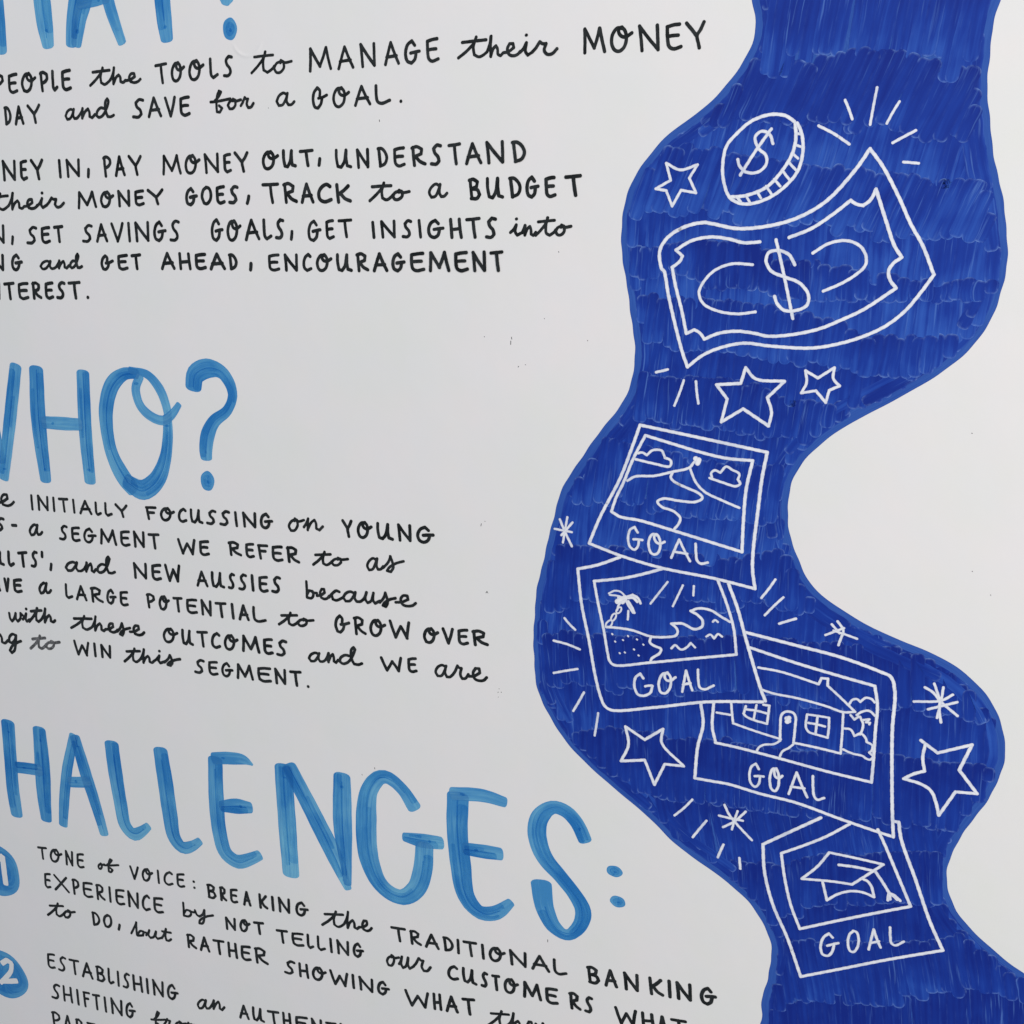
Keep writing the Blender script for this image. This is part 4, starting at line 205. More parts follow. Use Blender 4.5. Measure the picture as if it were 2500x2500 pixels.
('hedge','picture_card',None,217,[[2869,-1336,2889,-1297,2922,-1282,2952,-1303],[2952,-1303,2989,-1263,3034,-1266,3059,-1291],[2887,-1426,2918,-1460,2950,-1429],[2933,-1419,2970,-1385,3025,-1369,3071,-1404],[2960,-1430,2987,-1488,2984,-1540,2971,-1581],[2850,-1548,2897,-1551,2929,-1601],[2929,-1601,2978,-1573,3019,-1612,3025,-1637],[3025,-1637,3072,-1662,3068,-1708,3052,-1726],[3052,-1726,3083,-1757,3063,-1787,3028,-1780,3004,-1764,2940,-1758,2899,-1749,2849,-1731],[2988,-1452,3031,-1440,3008,-1469,3038,-1469,3034,-1483]]),
('caption','picture_card','caption lettered GOAL',247,[[2195,-2022,2168,-1978,2135,-2008,2121,-2091,2139,-2166,2174,-2189,2201,-2158,2210,-2085],[2165,-2092,2202,-2085,2237,-2083],[2337,-2002,2312,-1996,2293,-2044,2290,-2116,2309,-2186,2334,-2199,2357,-2169,2364,-2105,2356,-2035,2336,-1992,2323,-2001,2322,-2033,2335,-2068,2360,-2080,2389,-2050],[2450,-2204,2478,-2090,2502,-1999,2548,-2105,2599,-2206],[2464,-2134,2519,-2133,2572,-2131],[2632,-2008,2640,-2110,2655,-2189,2682,-2214,2733,-2188]]),
('asterisk',None,'large hand-drawn asterisk right of the house card',236,[[3419,-1112,3482,-1146,3542,-1212,3673,-1313],[3484,-1072,3536,-1201],[3551,-1093,3546,-1199,3528,-1352],[3349,-1241,3542,-1206,3624,-1144],[3457,-1290,3556,-1247,3661,-1200],[3537,-1213,3541,-1300,3560,-1385]]),
('star',None,'outlined star left of the house card',284,[[1047,-1822,1220,-1917,1376,-1791,1370,-1923,1566,-2106,1402,-2116,1318,-2327,1226,-2108,1016,-2154,1078,-1986,1047,-1822]]),
('star',None,'largest outlined star at the right edge of the blue path',278,[[3428,-1559,3559,-1646,3800,-1536],[3800,-1536,3728,-1764,3875,-1942],[3875,-1942,3718,-1954,3615,-2179],[3615,-2179,3587,-2080,3539,-1978,3463,-1933,3329,-1908],[3329,-1908,3401,-1853,3477,-1816],[3477,-1816,3454,-1702,3464,-1583]]),
('ray',None,None,247,[[1652,-2407,1585,-2498,1504,-2587]]),
('ray',None,None,247,[[1781,-2584,1727,-2670,1670,-2764]]),
('ray',None,None,247,[[1936,-2782,1914,-2847,1894,-2913]]),
('ray',None,None,246,[[2077,-2882,2090,-2982]]),
('asterisk',None,'hand-drawn asterisk left of the graduation cap card',238,[[1928,-2405,1967,-2482,2034,-2560,2172,-2691],[1886,-2514,1981,-2521,2088,-2523],[2108,-2434,2020,-2542,1925,-2617],[2040,-2442,2019,-2528,2001,-2623]]),
('picture_card',None,'picture card with a graduation cap at the bottom',299,[[2720,-2372,2508,-2530,2267,-2711],[2267,-2711,2294,-2968,2380,-3265,2522,-3566,2654,-3912],[2654,-3912,2978,-3753,3325,-3580,3754,-3382],[3754,-3382,3636,-3146,3491,-2780,3354,-2443,3323,-2295],[3323,-2295,3280,-2294]]),
('picture_border','picture_card',None,283,[[2948,-2386,2773,-2535,2601,-2653,2422,-2764],[2422,-2764,2463,-2988,2527,-3231,2617,-3449],[2617,-3449,2945,-3286,3288,-3122,3476,-3035],[3476,-3035,3352,-2769,3241,-2533,3170,-2392]]),
('graduation_cap','picture_card',None,259,[[2807,-2677,3020,-2685,3237,-2698],[3237,-2698,3146,-2793,3009,-2933],[3009,-2933,2849,-2940,2603,-2968],[2603,-2968,2721,-2827,2807,-2677],[2772,-2957,2796,-3043,2819,-3125],[2819,-3125,2904,-3047,3008,-2996,3102,-2989,3188,-3012],[3188,-3012,3161,-2921,3129,-2879,3090,-2864]]),
('tassel','picture_card',None,273,[[2891,-2775,3026,-2767,3179,-2774,3244,-2861,3300,-2945],[3300,-2945,3297,-3018],[3307,-2951,3314,-3005],[3310,-2954,3346,-2977,3369,-2997],[3309,-2950,3345,-2963,3392,-3001]]),
('caption','picture_card','caption lettered GOAL',250,[[2889,-3469,2856,-3438,2816,-3485,2798,-3580,2819,-3649,2862,-3654,2894,-3607,2906,-3527],[2851,-3558,2896,-3532,2938,-3511],[3052,-3365,3023,-3406,3015,-3492,3039,-3564,3067,-3565,3094,-3512,3097,-3429,3075,-3371,3047,-3366],[3184,-3513,3197,-3404,3209,-3315,3240,-3396,3275,-3471],[3192,-3449,3226,-3432,3258,-3415],[3335,-3265,3343,-3352,3359,-3414,3390,-3423,3451,-3372]]),
]
HEADS=[
('W','WHAT?',[[-5798,4981,174,-5752,4413,176,-5736,3975,130],[-5734,3988,130,-5458,4582,157],[-5458,4582,157,-5417,3959,128],[-5417,3959,128,-5082,4886,153]],[]),
('H','WHAT?',[[-4946,4887,160,-4947,4361,155,-4966,3936,157],[-4455,4836,164,-4440,4329,189,-4433,4132,179,-4420,3952,130],[-4945,4435,123,-4429,4413,120]],[]),
('A','WHAT?',[[-3845,4857,115,-4066,4329,148,-4135,4127,120,-4167,3945,113],[-3814,4854,115,-3981,4299,162,-4046,4158,149,-4109,3942,108],[-3814,4854,115,-3729,4283,124,-3690,4137,114,-3620,3934,91],[-4041,4267,89,-3879,4287,103,-3735,4301,87]],[]),
('T','WHAT?',[[-3183,4734,154,-3172,4248,159,-3166,4083,154,-3155,3937,126],[-3421,4776,127,-2902,4723,124]],[]),
('?','WHAT?',[[-2698,4537,151,-2542,4683,149,-2397,4515,108,-2509,4353,123,-2542,4207,138,-2548,4185,85]],[[-2519,3980,66,92]]),
('W','WHO?',[[-6036,1025,160,-6016,418,163,-5969,-155,146],[-5967,-139,146,-5638,742,159],[-5638,742,159,-5560,368,142,-5520,64,98],[-5197,1036,146,-5337,532,154,-5514,-106,129]],[]),
('H','WHO?',[[-4947,1017,173,-4987,507,186,-4979,-89,140],[-4384,1004,152,-4422,436,155,-4426,-62,136],[-4924,499,124,-4705,499,133,-4480,503,121]],[]),
('O','WHO?',[[-3754,1027,96,-3890,1024,121,-4047,918,163,-4145,699,168,-4163,495,153,-4130,234,150,-4014,6,183,-3921,-106,158],[-3983,-29,158,-3816,-105,199,-3633,5,180,-3510,232,133,-3455,494,109,-3451,636,96],[-3835,1062,64,-3636,1024,83,-3514,900,99,-3448,721,92,-3441,615,80],[-3723,1003,88,-3782,888,97,-3750,734,94,-3641,633,97,-3493,598,93,-3386,668,83,-3308,759,60]],[]),
('?','WHO?',[[-3136,932,175,-3107,1043,189,-2973,1110,185,-2831,1089,130,-2746,991,116,-2717,869,101,-2786,728,99,-2931,623,125,-3014,492,149,-3048,335,142,-3048,271,130]],[[-3053,44,74,99]]),
('C','CHALLENGES:',[[-6148,-2925,178,-6352,-2886,179,-6611,-3179,223,-6709,-3655,226,-6559,-3944,206,-6282,-3819,162]],[]),
('H','CHALLENGES:',[[-5863,-2889,187,-5885,-3329,177,-5901,-3694,179,-5889,-3994,168],[-5432,-2899,176,-5446,-3342,209,-5469,-3669,195,-5472,-3974,150],[-5802,-3404,138,-5636,-3390,141,-5482,-3384,136]],[]),
('A','CHALLENGES:',[[-4972,-2894,116,-5115,-3338,137,-5203,-3746,135,-5243,-3997,117],[-4954,-2909,135,-4857,-3327,160,-4769,-3664,144,-4692,-3997,118],[-5079,-3451,126,-4958,-3433,129,-4827,-3403,125]],[]),
('L','CHALLENGES:',[[-4478,-2908,184,-4462,-3257,185,-4432,-3601,172,-4399,-3841,165,-4302,-3928,153,-4191,-3871,123,-4098,-3791,92]],[]),
('L','CHALLENGES:',[[-3858,-2877,178,-3830,-3231,194,-3805,-3603,189,-3776,-3858,173,-3682,-3958,149,-3559,-3916,119,-3457,-3838,90]],[]),
('E','CHALLENGES:',[[-3194,-2867,170,-3214,-3287,182,-3204,-3693,177,-3141,-3920,174,-3002,-3986,162,-2855,-3921,137,-2742,-3855,115],[-3210,-2850,132,-2988,-2813,137,-2849,-2808,106,-2757,-2845,27],[-3154,-3380,123,-2974,-3343,174,-2815,-3330,124]],[]),
('N','CHALLENGES:',[[-2404,-2821,200,-2395,-3382,206,-2382,-3991,192],[-2336,-2801,174,-2146,-3155,186,-1872,-3691,186,-1737,-4020,87],[-1751,-2802,186,-1766,-3342,205,-1735,-3969,83]],[]),
('G','CHALLENGES:',[[-990,-2985,153,-1117,-2813,132,-1302,-2717,142,-1449,-2866,175,-1506,-3210,223,-1485,-3660,215,-1349,-3926,176,-1149,-3994,168,-987,-3863,189,-916,-3653,200,-890,-3383,186],[-1100,-3325,98,-928,-3327,150,-719,-3312,137]],[]),
('E','CHALLENGES:',[[-536,-2791,225,-548,-3102,215,-518,-3505,217,-458,-3843,184,-322,-3973,156,-156,-3934,148,-13,-3794,91],[-589,-2767,134,-283,-2732,135,-71,-2758,107],[-468,-3321,131,-287,-3312,145,-116,-3303,133]],[]),
('S','CHALLENGES:',[[700,-2991,132,628,-2842,136,515,-2737,137,388,-2724,128,269,-2852,173,246,-3037,183,322,-3251,171,481,-3416,144,618,-3571,144,698,-3723,158,665,-3886,136,545,-4009,113,414,-3945,157,323,-3762,187,291,-3535,212]],[]),
(':','CHALLENGES:',[],[[982,-3248,72,58],[1019,-3548,74,56]]),
]
BADGES=[
('1',[-6262, -4779, 316, 323],[[-6176,-4585,-6178,-4940],[-6229,-4625,-6176,-4585]],748),
('2',[-6417, -6190, 370, 329],[[-6396,-6047,-6316,-5983,-6249,-6010,-6273,-6117,-6376,-6245,-6459,-6328],[-6428,-6299,-6301,-6266,-6202,-6237]],656),
]
NICKS=[[1,1486,4,1470],[-5,1455,-6,1426],[-239,1482,-236,1481],[59,1243,64,1249],[122,1265,125,1264],[-279,-126,-283,-147],[-246,-101,-243,-102],[-241,-754,-232,-739],[-230,-739,-222,-753],[-133,-1681,-129,-1677],[-122,-1644,-119,-1645],[-102,-1673,-99,-1676],[-130,-1725,-128,-1726],[358,-4103,358,-4128],[-1396,-2642,-1393,-2658],[-1535,-2736,-1531,-2745],[-1151,3213,-1149,3199],[-2188,3341,-2186,3340],[398,2172,401,2167],[284,1644,285,1642],[649,1480,651,1477],[3667,-142,3670,-144],[3811,-313,3813,-315],[3565,900,3568,898]]
LEFT_EDGE=[1674,4441,1750,4176,1827,3927,1857,3778,1850,3670,1784,3514,1642,3338,1474,3189,1257,3039,1103,2883,992,2723,928,2515,907,2304,923,2147,947,1993,983,1765,1018,1569,1035,1395,1031,1218,1001,1097,931,962,823,811,664,591,502,342,420,170,376,-9,325,-249,261,-547,225,-753,203,-1070,201,-1278,226,-1526,296,-1728,436,-1948,590,-2132,784,-2300,1058,-2496,1276,-2657,1466,-2823,1668,-2956,1840,-3050,2026,-3170,2185,-3294,2307,-3456,2388,-3657,2399,-3787,2376,-4002,2336,-4209,2336,-4488,2391,-4968]
RIGHT_EDGE=[3575,4281,3510,4046,3460,3823,3431,3659,3428,3501,3437,3313,3466,3121,3503,2927,3566,2683,3626,2455,3665,2235,3674,2078,3668,1945,3637,1780,3574,1632,3489,1492,3342,1348,3151,1209,2954,1078,2803,980,2670,894,2536,783,2423,660,2343,514,2306,393,2297,249,2302,183,2328,28,2397,-172,2500,-357,2633,-477,2821,-591,2983,-670,3209,-752,3432,-821,3633,-915,3793,-1040,3923,-1192,4002,-1352,4035,-1521,4039,-1565,4036,-1691,4007,-1822,3949,-1986,3860,-2184,3771,-2399,3731,-2567,3728,-2688,3757,-2858,3827,-3005,3927,-3119,4073,-3249,4252,-3384,4370,-3450,4794,-3697,5063,-4178]
BANDS=[
([1407,4280,3576,4114],0.13,0.34),
([1876,3479,2262,3461,2482,3519,2808,3513,3204,3389,3400,3364],0.42,0.25),
([1269,3143,1584,3153,2168,3106,2491,3085,2796,3045,3091,3017,3568,2977],0.22,0.5),
([1026,2916,1215,2923,1574,2894,1741,2836,2276,2768,2723,2706,3379,2636,3681,2626],0.36,0.45),
([844,2481,1481,2492,1988,2421,2362,2419,2649,2347,2857,2283,3151,2335,3335,2284,3763,2334],0.02,0.55),
([851,2169,1176,2189,1429,2221,1847,2228,2110,2105,2350,2077,2989,1967,3777,1951],0.03,0.38),
([855,2016,1036,2005,1339,2098,1615,1978,1845,1975,1933,1928,2092,1900,2420,1894,2994,1904,3807,1917],0.04,0.6),
([859,1826,1064,1823,1475,1788,1817,1782,2095,1743,2378,1686,2596,1646,2682,1585,2770,1534,3024,1542,3419,1584,3839,1611],0.07,0.35),
([866,1515,1122,1513,1313,1484,1602,1484,1913,1425,2113,1432,2287,1417,2472,1390,2811,1339,3321,1360],0.1,0.3),
([873,1235,1095,1231,1179,1182,1419,1177,1672,1198,1996,1155,2202,1064,2344,1046,3068,1015],0.08,0.3),
([879,964,1029,955,1151,902,1334,889,1513,862,1689,837,2035,844,2248,812,2793,798],0.1,0.4),
([539,646,839,652,1228,599,1585,533,2165,538,2449,542],0.12,0.42),
([184,141,545,188,935,212,1238,175,1720,140,2131,126,2477,113],0.1,0.5),
([186,-274,908,-257,1727,-239,1978,-252,2147,-159,2523,-112],0.02,0.28),
([0,-874,264,-831,413,-799,621,-734,857,-666,1262,-556,1509,-567,1878,-631,2080,-520,2331,-561,2636,-542,3194,-510],0,0.42),
([0,-1171,266,-1129,534,-1053,746,-1041,1463,-964,2247,-889,2431,-889,2997,-853,3539,-832,3952,-813],-0.08,0.2),
([0,-1587,769,-1449,1031,-1480,1914,-1376,2274,-1363,2691,-1340,3363,-1278,3744,-1292,4087,-1296],-0.06,0.28),
([195,-2052,778,-1938,910,-1885,1561,-1890,1936,-1829,2302,-1853,2677,-1812,3177,-1742,3513,-1748,4131,-1718],-0.04,0.14),
([774,-2529,1124,-2484,1324,-2463,1582,-2442,2088,-2402,2460,-2331,2935,-2308,3219,-2269,3671,-2287,4096,-2235],-0.22,0.3),
([1349,-3112,1838,-3009,2362,-2898,2434,-2910,2730,-2754,3203,-2622,3970,-2463],-0.1,0.18),
([1916,-3632,2378,-3483,2579,-3276,2876,-3138,3053,-3125,3508,-2968,4005,-2831],-0.12,0.16),
([2099,-3712,2412,-3637,2964,-3531,3600,-3377,3926,-3213,4510,-3092],-0.22,0.22),
([2135,-4436,2389,-4346,2637,-4204,2999,-4034,3412,-3953,3804,-3750,4135,-3649,4833,-3610],-0.12,0.12),
([1802,-5253,5337,-4192],0,0.1),
]

RNG = random.Random(11)
NR = np.random.RandomState(7)

def hgt(x, z):
    """gentle waviness of the sheet, mm away from the wall (x, z in mm)"""
    return (0.9 + 0.45*np.sin(x/92.0 + 0.8*np.sin(z/170.0)) + 0.35*np.sin(z/121.0 + 1.1 + x/260.0)
            + 0.12*np.sin((x + z)/61.0))

# ------------------------------------------------------------------ materials
def nodes(name):
    m = bpy.data.materials.new(name); m.use_nodes = True
    nt = m.node_tree; nt.nodes.clear()
    out = nt.nodes.new('ShaderNodeOutputMaterial')
    return m, nt, out
def N(nt, typ, **k):
    n = nt.nodes.new(typ)
    for a, b in k.items(): setattr(n, a, b)
    return n
def link(nt, a, b): nt.links.new(a, b)
def val(sock, v): sock.default_value = v
def noise(nt, vec, scale, detail=2, rough=.5):
    n = N(nt, 'ShaderNodeTexNoise'); val(n.inputs['Scale'], scale); val(n.inputs['Detail'], detail); val(n.inputs['Roughness'], rough)
    if vec is not None: link(nt, vec, n.inputs['Vector'])
    return n
def ramp(nt, fac, stops):
    r = N(nt, 'ShaderNodeValToRGB'); e = r.color_ramp.elements
    while len(e) < len(stops): e.new(.5)
    for k, (p, c) in enumerate(stops):
        e[k].position = p; e[k].color = (c, c, c, 1) if isinstance(c, (int, float)) else (*c, 1)
    link(nt, fac, r.inputs[0]); return r
def math_(nt, op, a, b=None, c=None):
    n = N(nt, 'ShaderNodeMath', operation=op)
    for k, v in enumerate((a, b, c)):
        if v is None: continue
        if isinstance(v, (int, float)): n.inputs[k].default_value = v
        else: link(nt, v, n.inputs[k])
    return n.outputs[0]
def mixc(nt, fac, a, b, blend='MIX'):
    n = N(nt, 'ShaderNodeMix', data_type='RGBA', blend_type=blend)
    if isinstance(fac, (int, float)): n.inputs[0].default_value = fac
    else: link(nt, fac, n.inputs[0])
    for s, v in ((n.inputs[6], a), (n.inputs[7], b)):
        if isinstance(v, tuple): s.default_value = (*v, 1)
        else: link(nt, v, s)
    return n.outputs[2]
def attr(nt, name):
    return N(nt, 'ShaderNodeAttribute', attribute_name=name)
def bsdf(nt, out, rough=.5, spec=.3):
    p = N(nt, 'ShaderNodeBsdfPrincipled'); val(p.inputs['Roughness'], rough); val(p.inputs['Specular IOR Level'], spec)
    link(nt, p.outputs[0], out.inputs[0]); return p

def mat_paper():
    m, nt, out = nodes('paper'); p = bsdf(nt, out, .48, .35)
    tc = N(nt, 'ShaderNodeTexCoord').outputs['Object']
    n1 = noise(nt, tc, 9, 3); n2 = noise(nt, tc, 900, 2)
    c = mixc(nt, ramp(nt, n1.outputs[0], [(.35, 0.0), (.65, 1.0)]).outputs[0], (.786, .800, .780), (.822, .800, .806))
    n4 = noise(nt, tc, 31, 3)
    c = mixc(nt, ramp(nt, n4.outputs[0], [(.35, 0.0), (.65, .5)]).outputs[0], c, (.790, .798, .815))
    c = mixc(nt, ramp(nt, n2.outputs[0], [(.3, .0), (.7, .05)]).outputs[0], c, (.72, .72, .72))
    v = N(nt, 'ShaderNodeTexVoronoi'); val(v.inputs['Scale'], 22); link(nt, tc, v.inputs['Vector'])   # stray pen specks
    gate = math_(nt, 'GREATER_THAN', N(nt, 'ShaderNodeSeparateColor').outputs[0], .82)
    sep = gate.node.inputs[0].links[0].from_node; link(nt, v.outputs['Color'], sep.inputs[0])
    dot = math_(nt, 'LESS_THAN', v.outputs['Distance'], .018)
    c = mixc(nt, math_(nt, 'MULTIPLY', math_(nt, 'MULTIPLY', gate, dot), .55), c, (.3, .3, .3))
    link(nt, c, p.inputs['Base Color'])
    # fine tooth plus a crescent dent by the first line and a few soft pocks
    geo = tc
    sp = N(nt, 'ShaderNodeSeparateXYZ'); link(nt, geo, sp.inputs[0])
    def crescent(cx, cz, r, a):
        dx = math_(nt, 'SUBTRACT', sp.outputs[0], cx); dz = math_(nt, 'SUBTRACT', sp.outputs[2], cz)
        d = math_(nt, 'SQRT', math_(nt, 'ADD', math_(nt, 'MULTIPLY', dx, dx), math_(nt, 'MULTIPLY', dz, dz)))
        ring = math_(nt, 'SUBTRACT', d, r)
        g = math_(nt, 'POWER', 2.718, math_(nt, 'MULTIPLY', math_(nt, 'MULTIPLY', ring, ring), -1/(2*.0011**2)))
        low = math_(nt, 'GREATER_THAN', math_(nt, 'MULTIPLY', dz, -1), r*.25)
        soft = ramp(nt, math_(nt, 'MULTIPLY', dz, -1/r), [(.2, 0.0), (.75, 1.0)]).outputs[0]
        return math_(nt, 'MULTIPLY', math_(nt, 'MULTIPLY', g, soft), a)
    h = crescent(-.236, MID + .390, .014, .0004)
    h = math_(nt, 'ADD', h, crescent(.02, MID + .283, .016, .00012))
    h = math_(nt, 'ADD', h, math_(nt, 'MULTIPLY', n2.outputs[0], .00002))
    n3 = noise(nt, tc, 14, 3)
    h = math_(nt, 'ADD', h, math_(nt, 'MULTIPLY', n3.outputs[0], .0009))
    b = N(nt, 'ShaderNodeBump'); val(b.inputs['Strength'], .7); val(b.inputs['Distance'], 1.0)
    link(nt, h, b.inputs['Height']); link(nt, b.outputs[0], p.inputs['Normal'])
    return m

def mat_black(name, worn):
    m, nt, out = nodes(name); p = bsdf(nt, out, .5, .2)
    tc = N(nt, 'ShaderNodeTexCoord').outputs['Object']
    pr = N(nt, 'ShaderNodeSeparateColor'); link(nt, attr(nt, 'prof').outputs['Color'], pr.inputs[0])
    n1 = noise(nt, tc, 110, 2)
    f = math_(nt, 'ADD', math_(nt, 'MULTIPLY', n1.outputs[0], 1.0), math_(nt, 'MULTIPLY', pr.outputs[2], .25))
    c = mixc(nt, ramp(nt, f, [(.45, 0.0), (.85, 1.0)]).outputs[0], (.0055, .0075, .0082), (.026, .031, .033))
    if worn:
        n2 = noise(nt, tc, 420, 3)
        c = mixc(nt, ramp(nt, n2.outputs[0], [(.35, .0), (.75, .6)]).outputs[0], (.05, .053, .056), (.35, .35, .36))
    link(nt, c, p.inputs['Base Color']); return m

def mat_white():
    m, nt, out = nodes('white_paint_pen'); p = bsdf(nt, out, .5, .3)
    tc = N(nt, 'ShaderNodeTexCoord').outputs['Object']
    pr = N(nt, 'ShaderNodeSeparateColor'); link(nt, attr(nt, 'prof').outputs['Color'], pr.inputs[0])
    n1 = noise(nt, tc, 260, 3)
    n2 = noise(nt, tc, 75, 3, .6)
    f = ramp(nt, n1.outputs[0], [(.30, 0.0), (.62, 1.0)]).outputs[0]
    c = mixc(nt, f, (.74, .77, .85), (.87, .89, .93))
    thin = ramp(nt, noise(nt, tc, 34, 4, .6).outputs[0], [(.52, 0.0), (.70, .34)]).outputs[0]
    c = mixc(nt, thin, c, (.36, .44, .66))
    edge = ramp(nt, pr.outputs[1], [(.0, 1.0), (.10, 0.0)]).outputs[0]
    c = mixc(nt, math_(nt, 'MULTIPLY', edge, .30), c, (.22, .30, .58))
    c = mixc(nt, ramp(nt, n2.outputs[0], [(.70, 0.0), (.76, .75)]).outputs[0], c, (.22, .22, .24))   # pigment scuffs
    link(nt, c, p.inputs['Base Color'])
    b = N(nt, 'ShaderNodeBump'); val(b.inputs['Strength'], .2); val(b.inputs['Distance'], .0006)
    link(nt, n1.outputs[0], b.inputs['Height']); link(nt, b.outputs[0], p.inputs['Normal'])
    return m

DARK, MIDB, LITE, CHIP = (.0048, .0215, .235), (.0120, .062, .420), (.040, .135, .520), (.19, .33, .70)
def mat_blue_base():
    m, nt, out = nodes('blue_marker_outline'); p = bsdf(nt, out, .5, .15)
    uv = N(nt, 'ShaderNodeUVMap', uv_map='UVMap')
    mp = N(nt, 'ShaderNodeMapping'); link(nt, uv.outputs[0], mp.inputs[0]); val(mp.inputs['Scale'], (1.2, .03, 1))
    n1 = noise(nt, mp.outputs[0], 1.0, 4, .6)
    tc = N(nt, 'ShaderNodeTexCoord').outputs['Object']
    n2 = noise(nt, tc, 26, 3)
    f = math_(nt, 'ADD', math_(nt, 'MULTIPLY', n1.outputs[0], .8), math_(nt, 'MULTIPLY', n2.outputs[0], .5))
    c = mixc(nt, ramp(nt, f, [(.45, 0.0), (.95, 1.0)]).outputs[0], (.019, .072, .36), (.042, .125, .46))
    pr = N(nt, 'ShaderNodeSeparateColor'); link(nt, attr(nt, 'prof').outputs['Color'], pr.inputs[0])
    e = ramp(nt, pr.outputs[1], [(.0, 1.0), (.055, 0.0)]).outputs[0]
    c = mixc(nt, math_(nt, 'MULTIPLY', e, .6), c, (.010, .045, .27))
    link(nt, c, p.inputs['Base Color']); return m
def mat_blue_stroke():
    m, nt, out = nodes('blue_marker_fill'); p = bsdf(nt, out, .5, .15)
    uv = N(nt, 'ShaderNodeUVMap', uv_map='UVMap')
    mp = N(nt, 'ShaderNodeMapping'); link(nt, uv.outputs[0], mp.inputs[0]); val(mp.inputs['Scale'], (.26, .016, 1))
    n1 = noise(nt, mp.outputs[0], 1.0, 3, .5)
    mp2 = N(nt, 'ShaderNodeMapping'); link(nt, uv.outputs[0], mp2.inputs[0]); val(mp2.inputs['Scale'], (.55, .022, 1)); val(mp2.inputs['Location'], (40, 9, 3))
    n3 = noise(nt, mp2.outputs[0], 1.0, 2, .5)
    tc = N(nt, 'ShaderNodeTexCoord').outputs['Object']
    n2 = noise(nt, tc, 30, 2)
    pr = N(nt, 'ShaderNodeSeparateColor'); link(nt, attr(nt, 'prof').outputs['Color'], pr.inputs[0])
    # r: -1..1 across mapped to 0..1, g: distance to rim (cm-ish, mm/10), b: tone of this stroke
    f = math_(nt, 'ADD', math_(nt, 'MULTIPLY', n1.outputs[0], .62), math_(nt, 'MULTIPLY', n2.outputs[0], .48))
    f = math_(nt, 'ADD', f, math_(nt, 'MULTIPLY', pr.outputs[2], .58))
    f = math_(nt, 'ADD', f, -.33)
    c = mixc(nt, ramp(nt, f, [(.18, 0.0), (.46, .5), (.80, 1.0)]).outputs[0], DARK, MIDB)
    c = mixc(nt, ramp(nt, f, [(.46, 0.0), (.95, 1.0)]).outputs[0], c, LITE)
    rim = ramp(nt, pr.outputs[1], [(.0, 1.0), (.05, .62), (.18, 0.0)]).outputs[0]
    chip = ramp(nt, noise(nt, tc, 120, 4, .65).outputs[0], [(.42, 0.0), (.66, 1.0)]).outputs[0]
    tip = ramp(nt, pr.outputs[0], [(.0, 1.0), (.25, .8), (.5, .07)]).outputs[0]
    rim = math_(nt, 'MULTIPLY', rim, tip)
    c = mixc(nt, math_(nt, 'MULTIPLY', rim, math_(nt, 'MULTIPLY', chip, .85)), c, CHIP)
    dim = ramp(nt, pr.outputs[1], [(.05, 0.0), (.12, .14), (.24, 0.0)]).outputs[0]
    c = mixc(nt, dim, c, DARK)
    scr = ramp(nt, n3.outputs[0], [(.60, 0.0), (.72, 1.0)]).outputs[0]
    gate = ramp(nt, noise(nt, tc, 13, 2).outputs[0], [(.40, 0.0), (.60, 1.0)]).outputs[0]
    c = mixc(nt, math_(nt, 'MULTIPLY', math_(nt, 'MULTIPLY', scr, gate), .50), c, (.11, .24, .62))
    link(nt, c, p.inputs['Base Color']); return m

def mat_tint(name, light, dark, body=.55):
    """translucent brush-marker ink: light passes it to the paper and back, so overlaps deepen"""
    m, nt, out = nodes(name)
    uv = N(nt, 'ShaderNodeUVMap', uv_map='UVMap')
    mp = N(nt, 'ShaderNodeMapping'); link(nt, uv.outputs[0], mp.inputs[0]); val(mp.inputs['Scale'], (.42, .022, 1))
    n1 = noise(nt, mp.outputs[0], 1.0, 4, .6)
    tc = N(nt, 'ShaderNodeTexCoord').outputs['Object']
    n2 = noise(nt, tc, 28, 2)
    pr = N(nt, 'ShaderNodeSeparateColor'); link(nt, attr(nt, 'prof').outputs['Color'], pr.inputs[0])
    f = math_(nt, 'ADD', math_(nt, 'MULTIPLY', n1.outputs[0], .8), math_(nt, 'MULTIPLY', n2.outputs[0], .6))
    f = math_(nt, 'ADD', f, math_(nt, 'MULTIPLY', pr.outputs[2], .35))
    rim = ramp(nt, pr.outputs[1], [(.0, 1.0), (.07, 0.0)]).outputs[0]
    f = math_(nt, 'ADD', f, math_(nt, 'MULTIPLY', rim, .16))
    c = mixc(nt, ramp(nt, f, [(.5, 0.0), (1.2, 1.0)]).outputs[0], light, dark)
    t = N(nt, 'ShaderNodeBsdfTransparent'); link(nt, c, t.inputs[0])
    g = N(nt, 'ShaderNodeBsdfDiffuse'); val(g.inputs[0], (1, 1, 1, 1)); link(nt, mixc(nt, ramp(nt, f, [(.5, 0.0), (1.2, 1.0)]).outputs[0], (.24, .60, .83), (.060, .29, .65)), g.inputs[0])
    mx = N(nt, 'ShaderNodeMixShader'); val(mx.inputs[0], body)
    link(nt, t.outputs[0], mx.inputs[1]); link(nt, g.outputs[0], mx.inputs[2]); link(nt, mx.outputs[0], out.inputs[0])
    return m
def mat_plain(name, c, rough=.6):
    m, nt, out = nodes(name); p = bsdf(nt, out, rough, .3)
    tc = N(nt, 'ShaderNodeTexCoord').outputs['Object']
    n = noise(nt, tc, 60, 3)
    link(nt, mixc(nt, n.outputs[0], tuple(v*.94 for v in c), c), p.inputs['Base Color']); return m

